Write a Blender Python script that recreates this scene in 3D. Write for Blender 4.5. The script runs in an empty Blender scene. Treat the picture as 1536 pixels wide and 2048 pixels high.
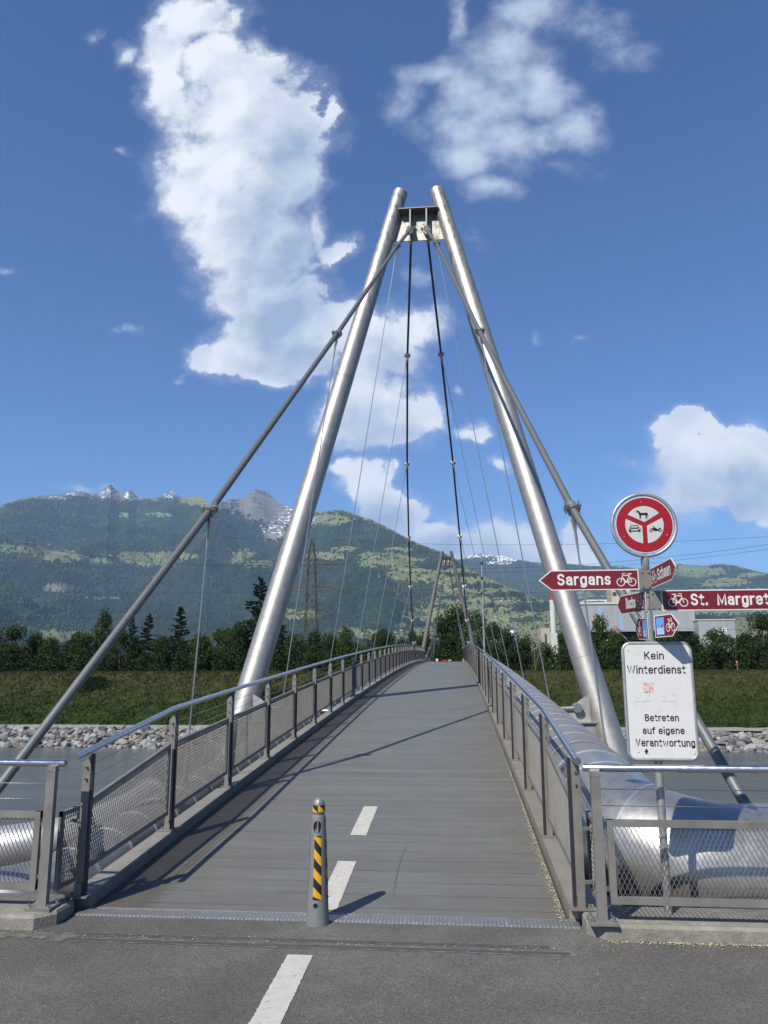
import bpy, math, random
import numpy as np
from mathutils import Matrix, Vector
PI = math.pi
random.seed(7)
S = bpy.context.scene
COL = S.collection

# ------------------------------------------------------------------ camera, sky, sun, exposure
CP = Vector((0.91424, -5.39697, 1.7))
PITCH, YAW, ROLL, FPX = 0.186759, 0.089445, -0.00371, 1540.0
fw = Vector((-math.sin(YAW)*math.cos(PITCH), math.cos(YAW)*math.cos(PITCH), math.sin(PITCH)))
rt = Vector((math.cos(YAW), math.sin(YAW), 0)); up = rt.cross(fw)
R2 = math.cos(ROLL)*rt + math.sin(ROLL)*up; U2 = -math.sin(ROLL)*rt + math.cos(ROLL)*up
cam_d = bpy.data.cameras.new('camera'); cam = bpy.data.objects.new('camera', cam_d); COL.objects.link(cam)
cam.matrix_world = Matrix((( R2.x, U2.x, -fw.x, CP.x), (R2.y, U2.y, -fw.y, CP.y), (R2.z, U2.z, -fw.z, CP.z), (0, 0, 0, 1)))
cam_d.sensor_fit = 'VERTICAL'; cam_d.sensor_height = 24.0; cam_d.lens = FPX/2048*24.0
cam_d.clip_start = 0.05; cam_d.clip_end = 60000
S.camera = cam
S.render.resolution_x, S.render.resolution_y = 768, 1024
S.view_settings.view_transform = 'Standard'; S.view_settings.look = 'None'
S.view_settings.gamma = 1; S.view_settings.exposure = 0.7

def ray(px, py):
    return fw + (px-768)/FPX*R2 + (1024-py)/FPX*U2
def at(px, py, Y):
    d = ray(px, py); return CP + d*((Y-CP.y)/d.y)
def atX(px, py, X):
    d = ray(px, py); return CP + d*((X-CP.x)/d.x)
def azel(px, py):
    d = ray(px, py); return math.atan2(d.x, d.y), d.z/math.hypot(d.x, d.y)

SUN_DIR = Vector((-0.39, -0.63, 0.78)).normalized()
SUN_EL = math.asin(SUN_DIR.z); SUN_AZ = math.atan2(SUN_DIR.x, SUN_DIR.y)
sl = bpy.data.lights.new('sun', 'SUN'); sl.energy = 5.0; sl.angle = math.radians(0.5); sl.color = (1.0, 0.94, 0.84)
so = bpy.data.objects.new('sun', sl); COL.objects.link(so)
so.rotation_euler = (-SUN_DIR).to_track_quat('-Z', 'Y').to_euler()

class NT:
    """small helper around a node tree"""
    def __init__(s, nt):
        s.nt = nt; s.N = nt.nodes; s.L = nt.links
    def n(s, t, **kw):
        o = s.N.new(t)
        for k, v in kw.items(): setattr(o, k, v)
        return o
    def put(s, sock, v):
        if hasattr(v, 'is_output'): s.L.new(v, sock)
        elif isinstance(v, (tuple, list)) and sock.type == 'RGBA' and len(v) == 3: sock.default_value = (*v, 1)
        else: sock.default_value = v
    def math(s, op, a, b=0.0, c=None, clamp=False):
        o = s.n('ShaderNodeMath', operation=op, use_clamp=clamp)
        s.put(o.inputs[0], a); s.put(o.inputs[1], b)
        if c is not None: s.put(o.inputs[2], c)
        return o.outputs[0]
    def vec(s, op, a, b=(0, 0, 0), scale=None):
        o = s.n('ShaderNodeVectorMath', operation=op)
        s.put(o.inputs[0], a); s.put(o.inputs[1], b)
        if scale is not None: s.put(o.inputs['Scale'], scale)
        return o.outputs['Value'] if op in ('LENGTH', 'DOT_PRODUCT') else o.outputs[0]
    def noise(s, v, scale, detail=4, rough=0.55, col=False, dist=0.0, dim='3D'):
        o = s.n('ShaderNodeTexNoise', noise_dimensions=dim)
        s.put(o.inputs['Vector'], v); o.inputs['Scale'].default_value = scale
        o.inputs['Detail'].default_value = detail; o.inputs['Roughness'].default_value = rough
        o.inputs['Distortion'].default_value = dist
        return o.outputs['Color' if col else 0]
    def map(s, v, a, b, c=0.0, d=1.0, smooth=False):
        o = s.n('ShaderNodeMapRange'); o.clamp = True
        if smooth: o.interpolation_type = 'SMOOTHSTEP'
        s.put(o.inputs[0], v)
        for i, x in enumerate((a, b, c, d)): s.put(o.inputs[i+1], x)
        return o.outputs[0]
    def mix(s, f, a, b):
        o = s.n('ShaderNodeMix', data_type='RGBA')
        s.put(o.inputs[0], f); s.put(o.inputs[6], a); s.put(o.inputs[7], b)
        return o.outputs[2]
    def mul(s, c, f):
        o = s.n('ShaderNodeMix', data_type='RGBA', blend_type='MULTIPLY'); o.inputs[0].default_value = 1.0
        s.put(o.inputs[6], c)
        g = s.n('ShaderNodeCombineXYZ')
        for i in range(3): s.put(g.inputs[i], f)
        s.put(o.inputs[7], g.outputs[0]); return o.outputs[2]

# world: physical sky with procedural cumulus placed by direction
W = bpy.data.worlds.new('World'); S.world = W; W.use_nodes = True
w = NT(W.node_tree); w.N.clear()
sky = w.n('ShaderNodeTexSky', sky_type='NISHITA'); sky.sun_disc = False
sky.sun_elevation = SUN_EL; sky.sun_rotation = SUN_AZ % (2*PI)
sky.altitude = 450; sky.air_density = 1.0; sky.dust_density = 0.6; sky.ozone_density = 2.2
tc = w.n('ShaderNodeTexCoord'); sx = w.n('ShaderNodeSeparateXYZ'); w.put(sx.inputs[0], tc.outputs['Generated'])
yy = w.math('MAXIMUM', sx.outputs[1], 0.02)
cu = w.n('ShaderNodeCombineXYZ')
w.put(cu.inputs[0], w.math('DIVIDE', sx.outputs[0], yy)); w.put(cu.inputs[1], w.math('DIVIDE', sx.outputs[2], yy))
UV = cu.outputs[0]
def warp(uv, sc, amt, det):
    c = w.noise(uv, sc, det, 0.6, col=True)
    return w.vec('ADD', uv, w.vec('SCALE', w.vec('SUBTRACT', c, (0.5, 0.5, 0.5)), scale=amt))
UVw = warp(UV, 4.0, 0.10, 3)
UVw = warp(UVw, 17.0, 0.045, 8)
UV1 = UVw
UVt = warp(UV, 6.0, 0.11, 6)
def uvpx(px, py):
    d = ray(px, py); return Vector((d.x/d.y, d.z/d.y))
def blobs(lst, coord, kk=0.14):
    acc = None
    for i_, b in enumerate(lst):
        if i_ and i_ % 6 == 0:
            # tie the next group to the sum so far, so the shader keeps few values alive at once
            q = w.n('ShaderNodeVectorMath', operation='MULTIPLY_ADD'); w.put(q.inputs[0], acc); q.inputs[1].default_value = (1e-8,)*3; w.put(q.inputs[2], coord); coord = q.outputs[0]
        px, py, rx, ry = b[:4]; a = math.radians(b[4] if len(b) > 4 else 0); s = b[5] if len(b) > 5 else 1.0
        c = uvpx(px, py)
        e1 = uvpx(px+rx*math.cos(a), py-rx*math.sin(a))-c; e2 = uvpx(px+ry*math.sin(a), py+ry*math.cos(a))-c
        m = w.n('ShaderNodeMapping', vector_type='TEXTURE'); w.put(m.inputs[0], coord)
        m.inputs['Location'].default_value = (c.x, c.y, 0)
        m.inputs['Rotation'].default_value = (0, 0, math.atan2(e1.y, e1.x))
        m.inputs['Scale'].default_value = (e1.length, e2.length, 1)
        v = w.math('MULTIPLY_ADD', w.vec('LENGTH', m.outputs[0]), -s, s)
        acc = v if acc is None else w.math('SMOOTH_MAX', acc, v, kk)
    return acc
CUM = [(395,25,95,70),(350,80,70,80),(345,165,55,70),(330,120,48,70),(440,110,80,70),(262,108,26,22,0,.6),(470,18,22,26,0,.6),(500,140,70,80),
       (470,210,140,125),(545,260,110,130),(440,320,130,125),(395,390,105,90),(540,370,105,125),(600,270,58,90),(610,330,46,80),(470,470,115,105),(560,470,85,100),
       (505,570,105,95),(560,620,90,90),(500,660,70,60),(480,715,95,62),(420,725,56,42),(540,740,90,45),(600,700,100,75),(655,650,60,50),(632,450,26,90,0,.6),(650,520,55,28,20,.6),(648,215,22,34,0,.5),
       (700,660,80,60),(760,690,110,70),(840,650,85,42),(720,780,70,95),(770,830,110,85),(690,850,70,60),(850,830,50,62),(955,872,36,24),
       (690,948,34,20),(730,985,60,34),(780,1030,75,52),(860,1065,90,42),(960,1085,80,40),(1040,1088,80,45),(1120,1110,80,36),(800,1085,110,40),(880,1100,110,36),(1010,1060,70,36),(1140,1075,40,24,0,.7),(735,960,50,30),(1000,940,26,16,0,.6),
       (1345,880,58,48),(1400,860,50,34),(1400,930,90,68),(1500,890,70,52),(1465,950,100,70),(1380,1000,80,50),(1535,1045,42,30),(1560,950,90,90),(1500,1010,80,46)]
WSP = [(20,533,42,15,0,.8),(243,664,48,16,8,.8),(1062,673,30,22,0,.7),(962,490,36,34,0,.6),(930,775,16,14),(1160,663,22,9,0,.6),(350,772,28,9,0,.6),(585,815,32,14,0,.5),(185,80,24,20,0,.5),(240,280,30,16,-50,.5),(145,345,20,12,-40,.4),
       (170,975,130,12,4,.8),(930,880,50,26,0,.5),(830,560,50,30,0,.4)]
THIN = [(1075,170,80,90),(1090,270,90,60),(1080,30,110,90),(1010,110,120,90),(960,190,130,90),(900,260,110,75),(1020,280,150,90),(1140,250,95,60),(930,330,85,60),(980,385,60,38),(870,150,80,40,0,.7),(905,40,26,60,0,.7),(1230,80,90,50,0,.5),(1110,330,70,40,0,.6),(820,220,60,60,0,.7),
        (1300,1010,130,60,0,.55),(1250,930,60,30,0,.35)]
fb = w.noise(UV, 13.0, 12, 0.66); fb2 = w.noise(w.vec('ADD', UV1, (0.016, -0.026, 0)), 8.0, 5, 0.5); fb3 = w.noise(UV1, 8.0, 5, 0.5)
fl = w.noise(UV1, 3.5, 3, 0.5)
fC = blobs(CUM, UVw)
fC = w.math('ADD', w.math('MULTIPLY', fC, 2.0), w.math('MULTIPLY', w.math('SUBTRACT', fb, 0.53), 3.4))
soft = w.map(w.noise(UV, 4.0, 2, 0.5), 0.42, 0.58, 0.30, 1.05)
aC = w.map(fC, 0.0, soft, smooth=True)
fW = w.math('ADD', blobs(WSP, UVw), w.math('MULTIPLY', w.math('SUBTRACT', fb, 0.55), 3.0))
aW = w.math('MULTIPLY', w.map(fW, 0.05, 1.3, smooth=True), 0.85)
fbT = w.noise(UV, 11.0, 9, 0.60)
fT = w.math('ADD', w.math('MULTIPLY', blobs(THIN, UVt), 1.5), w.math('MULTIPLY', w.math('SUBTRACT', fbT, 0.53), 3.3))
aT = w.math('MULTIPLY', w.map(fT, -0.30, 1.70, smooth=True), 0.92)
relief = w.math('MULTIPLY', w.math('SUBTRACT', fb2, fb3), -1.4)
SHD = [(570,300,130,200),(560,470,140,200),(560,640,150,140),(600,725,190,75),(800,720,120,80),(740,860,130,90),(880,1085,160,55),(1430,990,190,90),(760,1050,100,60),(1000,1100,110,40)]
q = w.n('ShaderNodeVectorMath', operation='MULTIPLY_ADD'); w.put(q.inputs[0], fC); q.inputs[1].default_value = (1e-8,)*3; w.put(q.inputs[2], UVw)
core = w.map(w.math('ADD', blobs(SHD, q.outputs[0], 0.3), w.math('MULTIPLY', w.math('SUBTRACT', fb, 0.5), 1.3)), -0.05, 0.85, smooth=True)
lum = w.math('ADD', w.math('MULTIPLY_ADD', core, -0.50, 0.92), relief)
lum = w.math('ADD', lum, w.math('MULTIPLY', w.math('SUBTRACT', fl, 0.5), 0.45))
lum = w.math('ADD', lum, w.math('MULTIPLY', w.math('SUBTRACT', fb, 0.5), 0.2))
lum = w.map(lum, 0.30, 1.0)
CLOUDK = 0.66
cumc = w.mix(lum, (0.34*CLOUDK, 0.44*CLOUDK, 0.62*CLOUDK), (0.86*CLOUDK, 0.90*CLOUDK, 0.96*CLOUDK))
SKYS = 0.056
skyc = w.n('ShaderNodeMix', data_type='RGBA', blend_type='MULTIPLY'); skyc.inputs[0].default_value = 1.0
w.put(skyc.inputs[6], sky.outputs[0]); skyc.inputs[7].default_value = (SKYS*0.62, SKYS*0.93, SKYS*1.40, 1)
c1 = w.mix(aT, skyc.outputs[2], (0.40, 0.455, 0.55))
c1 = w.mix(aW, c1, (0.42, 0.47, 0.55))
fringe = w.math('MULTIPLY', w.map(fC, -0.75, 0.45, smooth=True), 0.28)
c1 = w.mix(fringe, c1, (0.42, 0.48, 0.58))
c2 = w.mix(aC, c1, cumc)
front = w.map(sx.outputs[1], 0.05, 0.2)
c3 = w.mix(front, skyc.outputs[2], c2)
bg = w.n('ShaderNodeBackground'); w.put(bg.inputs[0], c3)
# the clouds are given in picture units, the sky is scaled to them; one background strength for both
bg.inputs[1].default_value = 1.0
wo = w.n('ShaderNodeOutputWorld'); w.L.new(bg.outputs[0], wo.inputs[0])
W.cycles.sampling_method = 'MANUAL'; W.cycles.sample_map_resolution = 512

# ------------------------------------------------------------------ materials
ALB = 0.66
def mat(name, col, rough=0.6, metal=0.0, var=0.15, vs=6.0, col2=None, c2t=(0.5, 0.62), c2s=3.0, bump=0.0, bs=60.0, rvar=0.0, spec=0.5, stretch=None, coat=0.0, extra=None):
    m = bpy.data.materials.new(name); m.use_nodes = True; t = NT(m.node_tree); t.N.clear()
    b = t.n('ShaderNodeBsdfPrincipled'); o = t.n('ShaderNodeOutputMaterial'); t.L.new(b.outputs[0], o.inputs[0])
    g = t.n('ShaderNodeNewGeometry').outputs['Position']
    if stretch: g = t.vec('MULTIPLY', g, stretch)
    nz = t.noise(g, vs, 5, 0.6)
    c = t.mul(tuple(col), t.map(nz, 0.25, 0.75, 1-var, 1+var))
    if col2:
        n2 = t.noise(g, c2s, 6, 0.65); c = t.mix(t.map(n2, c2t[0], c2t[1]), c, tuple(col2))
    if extra: c = extra(t, g, c, b)
    t.put(b.inputs['Base Color'], t.mul(c, ALB if metal < 0.5 else 0.92))
    if rvar: t.put(b.inputs['Roughness'], t.map(t.noise(g, vs*1.7, 4, 0.6), 0.3, 0.7, max(0.02, rough-rvar), rough+rvar))
    else: b.inputs['Roughness'].default_value = rough
    b.inputs['Metallic'].default_value = metal; b.inputs['Specular IOR Level'].default_value = spec
    b.inputs['Coat Weight'].default_value = coat
    if bump:
        bn = t.n('ShaderNodeBump'); bn.inputs['Strength'].default_value = 1.0; bn.inputs['Distance'].default_value = bump
        t.put(bn.inputs['Height'], t.noise(g, bs, 4, 0.6)); t.L.new(bn.outputs[0], b.inputs['Normal'])
    return m
M = {}
def asphalt_x(t, g, c, b):
    v = t.n('ShaderNodeTexVoronoi'); v.inputs['Scale'].default_value = 150; t.put(v.inputs['Vector'], g)
    sp = t.map(t.noise(g, 95, 2, 0.5), 0.66, 0.72)
    rnd = t.n('ShaderNodeSeparateColor'); t.put(rnd.inputs[0], v.outputs['Color'])
    c = t.mul(c, t.map(rnd.outputs[0], 0, 1, 0.6, 1.4))
    c = t.mix(t.math('MULTIPLY', sp, 0.7), c, (0.38, 0.37, 0.33))
    big = t.noise(g, 0.9, 5, 0.6); c = t.mul(c, t.map(big, 0.3, 0.7, 0.84, 1.14))
    st = t.noise(t.vec('MULTIPLY', g, (1.0, 1.6, 1)), 0.45, 6, 0.7); c = t.mul(c, t.map(st, 0.35, 0.65, 0.80, 1.14))
    # worn darker spots
    dk = t.map(t.noise(g, 7.0, 3, 0.5), 0.66, 0.74); c = t.mix(t.math('MULTIPLY', dk, 0.35), c, (0.045, 0.04, 0.035))
    return c
M['asphalt'] = mat('asphalt', (0.115, 0.111, 0.104), 0.85, var=0.12, vs=2.2, bump=0.004, bs=120, extra=asphalt_x)
def deck_x(t, g, c, b):
    s = t.n('ShaderNodeSeparateXYZ'); t.put(s.inputs[0], g)
    yv = t.math('DIVIDE', s.outputs[1], 0.262); fr = t.math('FRACT', yv); pid = t.math('FLOOR', yv)
    wn = t.n('ShaderNodeTexWhiteNoise', noise_dimensions='1D'); t.put(wn.inputs['W'], pid)
    c = t.mul(c, t.map(wn.outputs[0], 0, 1, 0.93, 1.06))
    st = t.noise(t.vec('MULTIPLY', g, (1.3, 26.0, 1)), 1.0, 5, 0.6); c = t.mul(c, t.map(st, 0.3, 0.7, 0.86, 1.12))
    c = t.mul(c, t.map(t.noise(t.vec('MULTIPLY', g, (0.35, 4.0, 1)), 1.0, 6, .65), 0.3, 0.7, 0.88, 1.10))
    # brownish wear toward the sides
    ed = t.map(t.math('ABSOLUTE', s.outputs[0]), 0.7, 1.5)
    br = t.math('MULTIPLY', ed, t.map(t.noise(g, 3.5, 5, 0.7), 0.35, 0.65))
    c = t.mix(t.math('MULTIPLY', br, 0.7), c, (0.150, 0.130, 0.098))
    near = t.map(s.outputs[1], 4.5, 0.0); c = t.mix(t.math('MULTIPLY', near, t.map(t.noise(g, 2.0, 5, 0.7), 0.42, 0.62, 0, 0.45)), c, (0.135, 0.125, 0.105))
    # left strip darkened: the railing's shade put into the deck colour
    left_shade = t.math('MULTIPLY', t.map(s.outputs[0], -1.15, -1.30), 0.55); c = t.mix(left_shade, c, (0.07, 0.058, 0.046))
    # joints
    j = t.map(t.math('ABSOLUTE', t.math('SUBTRACT', fr, 0.5)), 0.477, 0.489); jn = t.map(t.noise(t.vec('MULTIPLY', g, (2, 9, 1)), 1.0, 3, .6), 0.38, 0.55)
    c = t.mix(t.math('MULTIPLY', j, t.math('MULTIPLY_ADD', jn, 0.5, 0.32)), c, (0.035, 0.035, 0.032))
    jl = t.map(t.math('ABSOLUTE', t.math('SUBTRACT', fr, 0.44)), 0.02, 0.005); jm = t.map(t.noise(t.vec('MULTIPLY', g, (0.9, 14, 1)), 1.0, 4, .7), 0.58, 0.66)
    c = t.mix(t.math('MULTIPLY', jl, t.math('MULTIPLY', jm, 0.5)), c, (0.42, 0.41, 0.37))
    # grit
    c = t.mix(t.map(t.noise(g, 170, 2, .5), 0.66, 0.75, 0, 0.35), c, (0.3, 0.29, 0.26))
    # a curved tyre mark
    d = t.math('ABSOLUTE', t.math('SUBTRACT', s.outputs[0], t.math('MULTIPLY_ADD', t.math('SINE', t.math('MULTIPLY', s.outputs[1], 1.6)), -0.035, 0.47)))
    tm = t.math('MULTIPLY', t.map(d, 0.012, 0.004), t.math('MULTIPLY', t.map(s.outputs[1], 0.35, 0.7), t.map(s.outputs[1], 2.0, 1.3)))
    return t.mix(t.math('MULTIPLY', tm, 0.55), c, (0.05, 0.05, 0.05))
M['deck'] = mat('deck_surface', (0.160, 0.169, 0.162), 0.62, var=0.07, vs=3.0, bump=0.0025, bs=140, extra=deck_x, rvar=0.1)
M['stripdark'] = mat('dark_steel_strip', (0.045, 0.045, 0.055), 0.35, 0.5, var=0.1)
M['galv'] = mat('galvanised_steel', (0.28, 0.27, 0.25), 0.50, 0.35, var=0.12, vs=9, rvar=0.1, col2=(0.21, 0.20, 0.18), c2t=(0.5, 0.75), c2s=5)
M['galvdark'] = mat('galvanised_pole', (0.36, 0.37, 0.37), 0.42, 0.6, var=0.2, vs=14, rvar=0.1)
M['beam'] = mat('beam_steel', (0.29, 0.275, 0.245), 0.6, 0.2, var=0.18, vs=5, col2=(0.24, 0.2, 0.16), c2t=(0.52, 0.72), c2s=4)
M['stainless'] = mat('brushed_stainless', (0.62, 0.62, 0.62), 0.22, 1.0, var=0.06, vs=20, rvar=0.05)
def tower_x(t, g, c, b):
    s = t.n('ShaderNodeSeparateXYZ'); t.put(s.inputs[0], g)
    n = t.noise(t.vec('MULTIPLY', g, (5, 5, 0.8)), 1.6, 8, 0.72)
    hi = t.map(s.outputs[2], 9.0, 14.2)
    st = t.math('MULTIPLY', t.map(n, 0.50, 0.62), hi); c = t.mix(t.math('MULTIPLY', st, 0.75), c, (0.05, 0.045, 0.04))
    n3 = t.noise(t.vec('MULTIPLY', g, (7, 7, 1.4)), 1.3, 6, 0.7); c = t.mix(t.map(n3, 0.50, 0.68, 0, 0.42), c, (0.17, 0.155, 0.135))
    return c
M['tower'] = mat('blasted_stainless', (0.345, 0.338, 0.32), 0.50, 0.72, var=0.07, vs=5, rvar=0.06, extra=tower_x)
M['plate'] = mat('weathered_plate', (0.50, 0.49, 0.45), 0.5, 0.4, var=0.2, vs=3, extra=tower_x)
M['cable'] = mat('grey_cable', (0.16, 0.175, 0.178), 0.5, 0.3, var=0.1, vs=20)
M['cabledark'] = mat('dark_cable', (0.07, 0.07, 0.09), 0.4, 0.5, var=0.1, vs=20)
M['rod'] = mat('hanger_rod', (0.34, 0.36, 0.38), 0.35, 0.8, var=0.1, vs=20)
M['clampm'] = mat('clamp_metal', (0.42, 0.41, 0.38), 0.35, 0.8, var=0.4, vs=25)
def clad_x(t, g, c, b):
    sc = t.n('ShaderNodeTexVoronoi'); sc.inputs['Scale'].default_value = 26; t.put(sc.inputs['Vector'], t.vec('ADD', g, t.vec('SCALE', t.noise(g, 6, 3, .5, col=True), scale=0.4)))
    s2 = t.n('ShaderNodeSeparateColor'); t.put(s2.inputs[0], sc.outputs['Color']); c = t.mul(c, t.map(s2.outputs[0], 0, 1, 0.9, 1.08))
    st = t.noise(t.vec('MULTIPLY', g, (9, 9, 1.5)), 1.5, 7, .7); c = t.mix(t.map(st, 0.56, 0.74, 0, 0.5), c, (0.16, 0.14, 0.12))
    return c
M['clad'] = mat('aluminium_cladding', (0.46, 0.455, 0.44), 0.36, 0.85, var=0.06, vs=4, rvar=0.07, extra=clad_x, bump=0.0015, bs=5)
M['cladm'] = mat('weathered_cladding', (0.31, 0.31, 0.31), 0.55, 0.45, var=0.05, vs=3, rvar=0.05, bump=0.0008, bs=6)
M['cladr'] = mat('matt_pipe_cladding', (0.44, 0.46, 0.475), 0.45, 0.6, var=0.07, vs=4, rvar=0.06, bump=0.003, bs=3.5)
M['seam'] = mat('pipe_seam', (0.78, 0.78, 0.78), 0.3, 0.9, var=0.1, vs=20)
M['seamdark'] = mat('pipe_joint', (0.05, 0.05, 0.05), 0.6)
M['concrete'] = mat('concrete', (0.25, 0.24, 0.21), 0.9, var=0.25, vs=7, col2=(0.33, 0.31, 0.27), c2t=(0.5, 0.7), c2s=14, bump=0.006, bs=60)
M['concdark'] = mat('old_concrete', (0.20, 0.21, 0.22), 0.9, var=0.2, vs=3, bump=0.004, bs=30)
M['paint'] = mat('white_road_paint', (0.56, 0.55, 0.50), 0.75, var=0.10, vs=14, col2=(0.22, 0.21, 0.19), c2t=(0.60, 0.70), c2s=22, bump=0.002, bs=150)
M['sealant'] = mat('bitumen_sealant', (0.085, 0.085, 0.082), 0.55, var=0.2, vs=12)
M['sealgrey'] = mat('grey_sealant', (0.16, 0.17, 0.15), 0.75, var=0.25, vs=18, col2=(0.12, 0.11, 0.1), c2t=(0.45, 0.55), c2s=14)
def checker_x(t, g, c, b):
    v = t.n('ShaderNodeTexVoronoi'); v.inputs['Scale'].default_value = 38; v.inputs['Randomness'].default_value = 0.15; t.put(v.inputs['Vector'], t.vec('MULTIPLY', g, (1, 1.3, 1)))
    return t.mul(c, t.map(v.outputs['Distance'], 0.15, 0.5, 1.35, 0.6))
M['checker'] = mat('tread_plate', (0.42, 0.42, 0.42), 0.4, 0.7, var=0.12, vs=6, extra=checker_x, bump=0.003, bs=70)
M['bollard'] = mat('bollard_paint', (0.27, 0.275, 0.275), 0.45, 0.3, var=0.08, vs=10, col2=(0.36, 0.36, 0.35), c2t=(0.62, 0.7), c2s=28)
M['yellow'] = mat('yellow_film', (0.75, 0.40, 0.015), 0.45, var=0.08, vs=20, col2=(0.4, 0.22, 0.02), c2t=(0.66, 0.72), c2s=30)
M['black'] = mat('black_film', (0.016, 0.016, 0.018), 0.4, var=0.2)
M['void'] = mat('dark_hole', (0.004, 0.004, 0.004), 0.9)
M['red'] = mat('sign_red', (0.36, 0.003, 0.008), 0.4, var=0.06, vs=8, coat=0.1)
M['maroon'] = mat('sign_maroon', (0.19, 0.007, 0.018), 0.4, var=0.05, vs=8, coat=0.1)
M['white'] = mat('sign_white', (0.78, 0.78, 0.76), 0.4, var=0.02, vs=8)
M['reflwhite'] = mat('reflective_white', (0.60, 0.62, 0.60), 0.5, var=0.08, vs=8, stretch=(14, 1, 1))
M['boardwhite'] = mat('board_white', (0.74, 0.74, 0.73), 0.45, var=0.02, vs=8, col2=(0.66, 0.66, 0.64), c2t=(0.55, 0.7), c2s=9)
M['ink'] = mat('black_lettering', (0.012, 0.012, 0.014), 0.45)
M['blue'] = mat('sign_blue', (0.12, 0.38, 0.78), 0.45, var=0.04)
M['greyfade'] = mat('scraped_sticker', (0.60, 0.60, 0.585), 0.7, var=0.1, vs=60, col2=(0.74, 0.74, 0.73), c2t=(0.45, 0.5), c2s=55)
M['redfade'] = mat('faded_sticker', (0.62, 0.20, 0.17), 0.7, var=0.1, vs=60, col2=(0.74, 0.70, 0.68), c2t=(0.46, 0.5), c2s=95)
M['blossom'] = mat('dry_blossom', (0.55, 0.51, 0.33), 0.9, var=0.25, vs=40)
M['leafdry'] = mat('dry_leaf', (0.30, 0.2, 0.09), 0.9, var=0.3, vs=30)
def grass_x(t, g, c, b):
    s = t.n('ShaderNodeSeparateXYZ'); t.put(s.inputs[0], g)
    n = t.noise(g, 0.5, 7, 0.72); n2 = t.noise(t.vec('MULTIPLY', g, (1, 1, 2.5)), 1.5, 6, 0.75)
    hi = t.map(t.math('MULTIPLY_ADD', n, 5.0, s.outputs[2]), -2.6, 1.2)
    c = t.mix(hi, c, (0.062, 0.065, 0.025))
    c = t.mul(c, t.map(n2, 0.3, 0.7, 0.45, 1.6))
    return c
M['levee'] = mat('levee_grass', (0.030, 0.052, 0.014), 0.95, var=0.3, vs=2.5, extra=grass_x, bump=0.5, bs=1.6, spec=0.1)
M['ground'] = mat('valley_grass', (0.06, 0.085, 0.03), 0.95, var=0.3, vs=0.05, spec=0.1)
M['gravel'] = mat('gravel_track', (0.30, 0.29, 0.27), 0.9, var=0.2, vs=1.5)
M['rockA'] = mat('limestone_grey', (0.19, 0.19, 0.195), 0.85, var=0.35, vs=0.9, bump=0.05, bs=3, col2=(0.27, 0.275, 0.285), c2t=(0.5, 0.6), c2s=0.5)
M['rockB'] = mat('limestone_warm', (0.24, 0.20, 0.145), 0.85, var=0.3, vs=0.9, bump=0.05, bs=3)
M['rockC'] = mat('limestone_pale', (0.33, 0.335, 0.335), 0.85, var=0.25, vs=0.9, bump=0.05, bs=3)
M['rockD'] = mat('limestone_dark', (0.105, 0.11, 0.12), 0.85, var=0.3, vs=0.9, bump=0.05, bs=3)
def leaf_mat(name, c, c2):
    def ex(t, g, cc, b):
        oi = t.n('ShaderNodeObjectInfo'); cc = t.mul(cc, t.map(oi.outputs['Random'], 0, 1, 0.6, 1.65))
        gi = t.n('ShaderNodeNewGeometry'); r = gi.outputs['Random Per Island']
        return t.mix(t.map(r, 0, 1, 0, 0.8), cc, c2)
    return mat(name, c, 0.8, var=0.35, vs=0.8, extra=ex, spec=0.08)
M['leaf'] = leaf_mat('broadleaf_foliage', (0.030, 0.055, 0.014), (0.058, 0.090, 0.024))
M['leafd'] = leaf_mat('dark_foliage', (0.018, 0.034, 0.011), (0.036, 0.058, 0.017))
M['needle'] = leaf_mat('spruce_foliage', (0.009, 0.019, 0.010), (0.019, 0.033, 0.015))
M['bark'] = mat('bark', (0.09, 0.075, 0.055), 0.9, var=0.3, vs=3)
M['dead'] = mat('dead_wood', (0.16, 0.13, 0.11), 0.9, var=0.3, vs=3)
M['lattice'] = mat('lattice_steel', (0.10, 0.10, 0.085), 0.7, 0.2, var=0.3, vs=1)
M['wire'] = mat('line_wire', (0.06, 0.065, 0.07), 0.6, 0.4)
def hall_x(t, g, c, b):
    s = t.n('ShaderNodeSeparateXYZ'); t.put(s.inputs[0], g)
    f = t.math('FRACT', t.math('DIVIDE', s.outputs[0], 0.9)); c = t.mul(c, t.map(t.math('ABSOLUTE', t.math('SUBTRACT', f, .5)), 0.38, 0.5, 1.0, 0.88))
    st = t.noise(t.vec('MULTIPLY', g, (0.6, 1, 0.05)), 1.0, 4, .6); return t.mul(c, t.map(st, .3, .7, .92, 1.07))
M['hall'] = mat('hall_sheet_metal', (0.40, 0.43, 0.46), 0.6, 0.1, var=0.05, vs=0.4, extra=hall_x)
M['hallb'] = mat('pale_blue_sheet', (0.34, 0.46, 0.66), 0.6, var=0.04)
M['hallp'] = mat('faded_pink_sheet', (0.50, 0.26, 0.26), 0.6, var=0.06)
M['cream'] = mat('cream_render', (0.50, 0.47, 0.38), 0.8, var=0.08, vs=0.3)
M['wallw'] = mat('white_render', (0.62, 0.62, 0.60), 0.8, var=0.06, vs=0.3)
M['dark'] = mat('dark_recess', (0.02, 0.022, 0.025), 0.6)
M['glass'] = mat('window_glass', (0.05, 0.07, 0.09), 0.15, 0.0, spec=0.8)
M['chimred'] = mat('chimney_red', (0.55, 0.045, 0.035), 0.6, var=0.05)
M['tank'] = mat('silver_tank', (0.62, 0.63, 0.64), 0.35, 0.8, var=0.05)
M['roof'] = mat('roof_tiles', (0.26, 0.12, 0.085), 0.8, var=0.2, vs=0.5)
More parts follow.
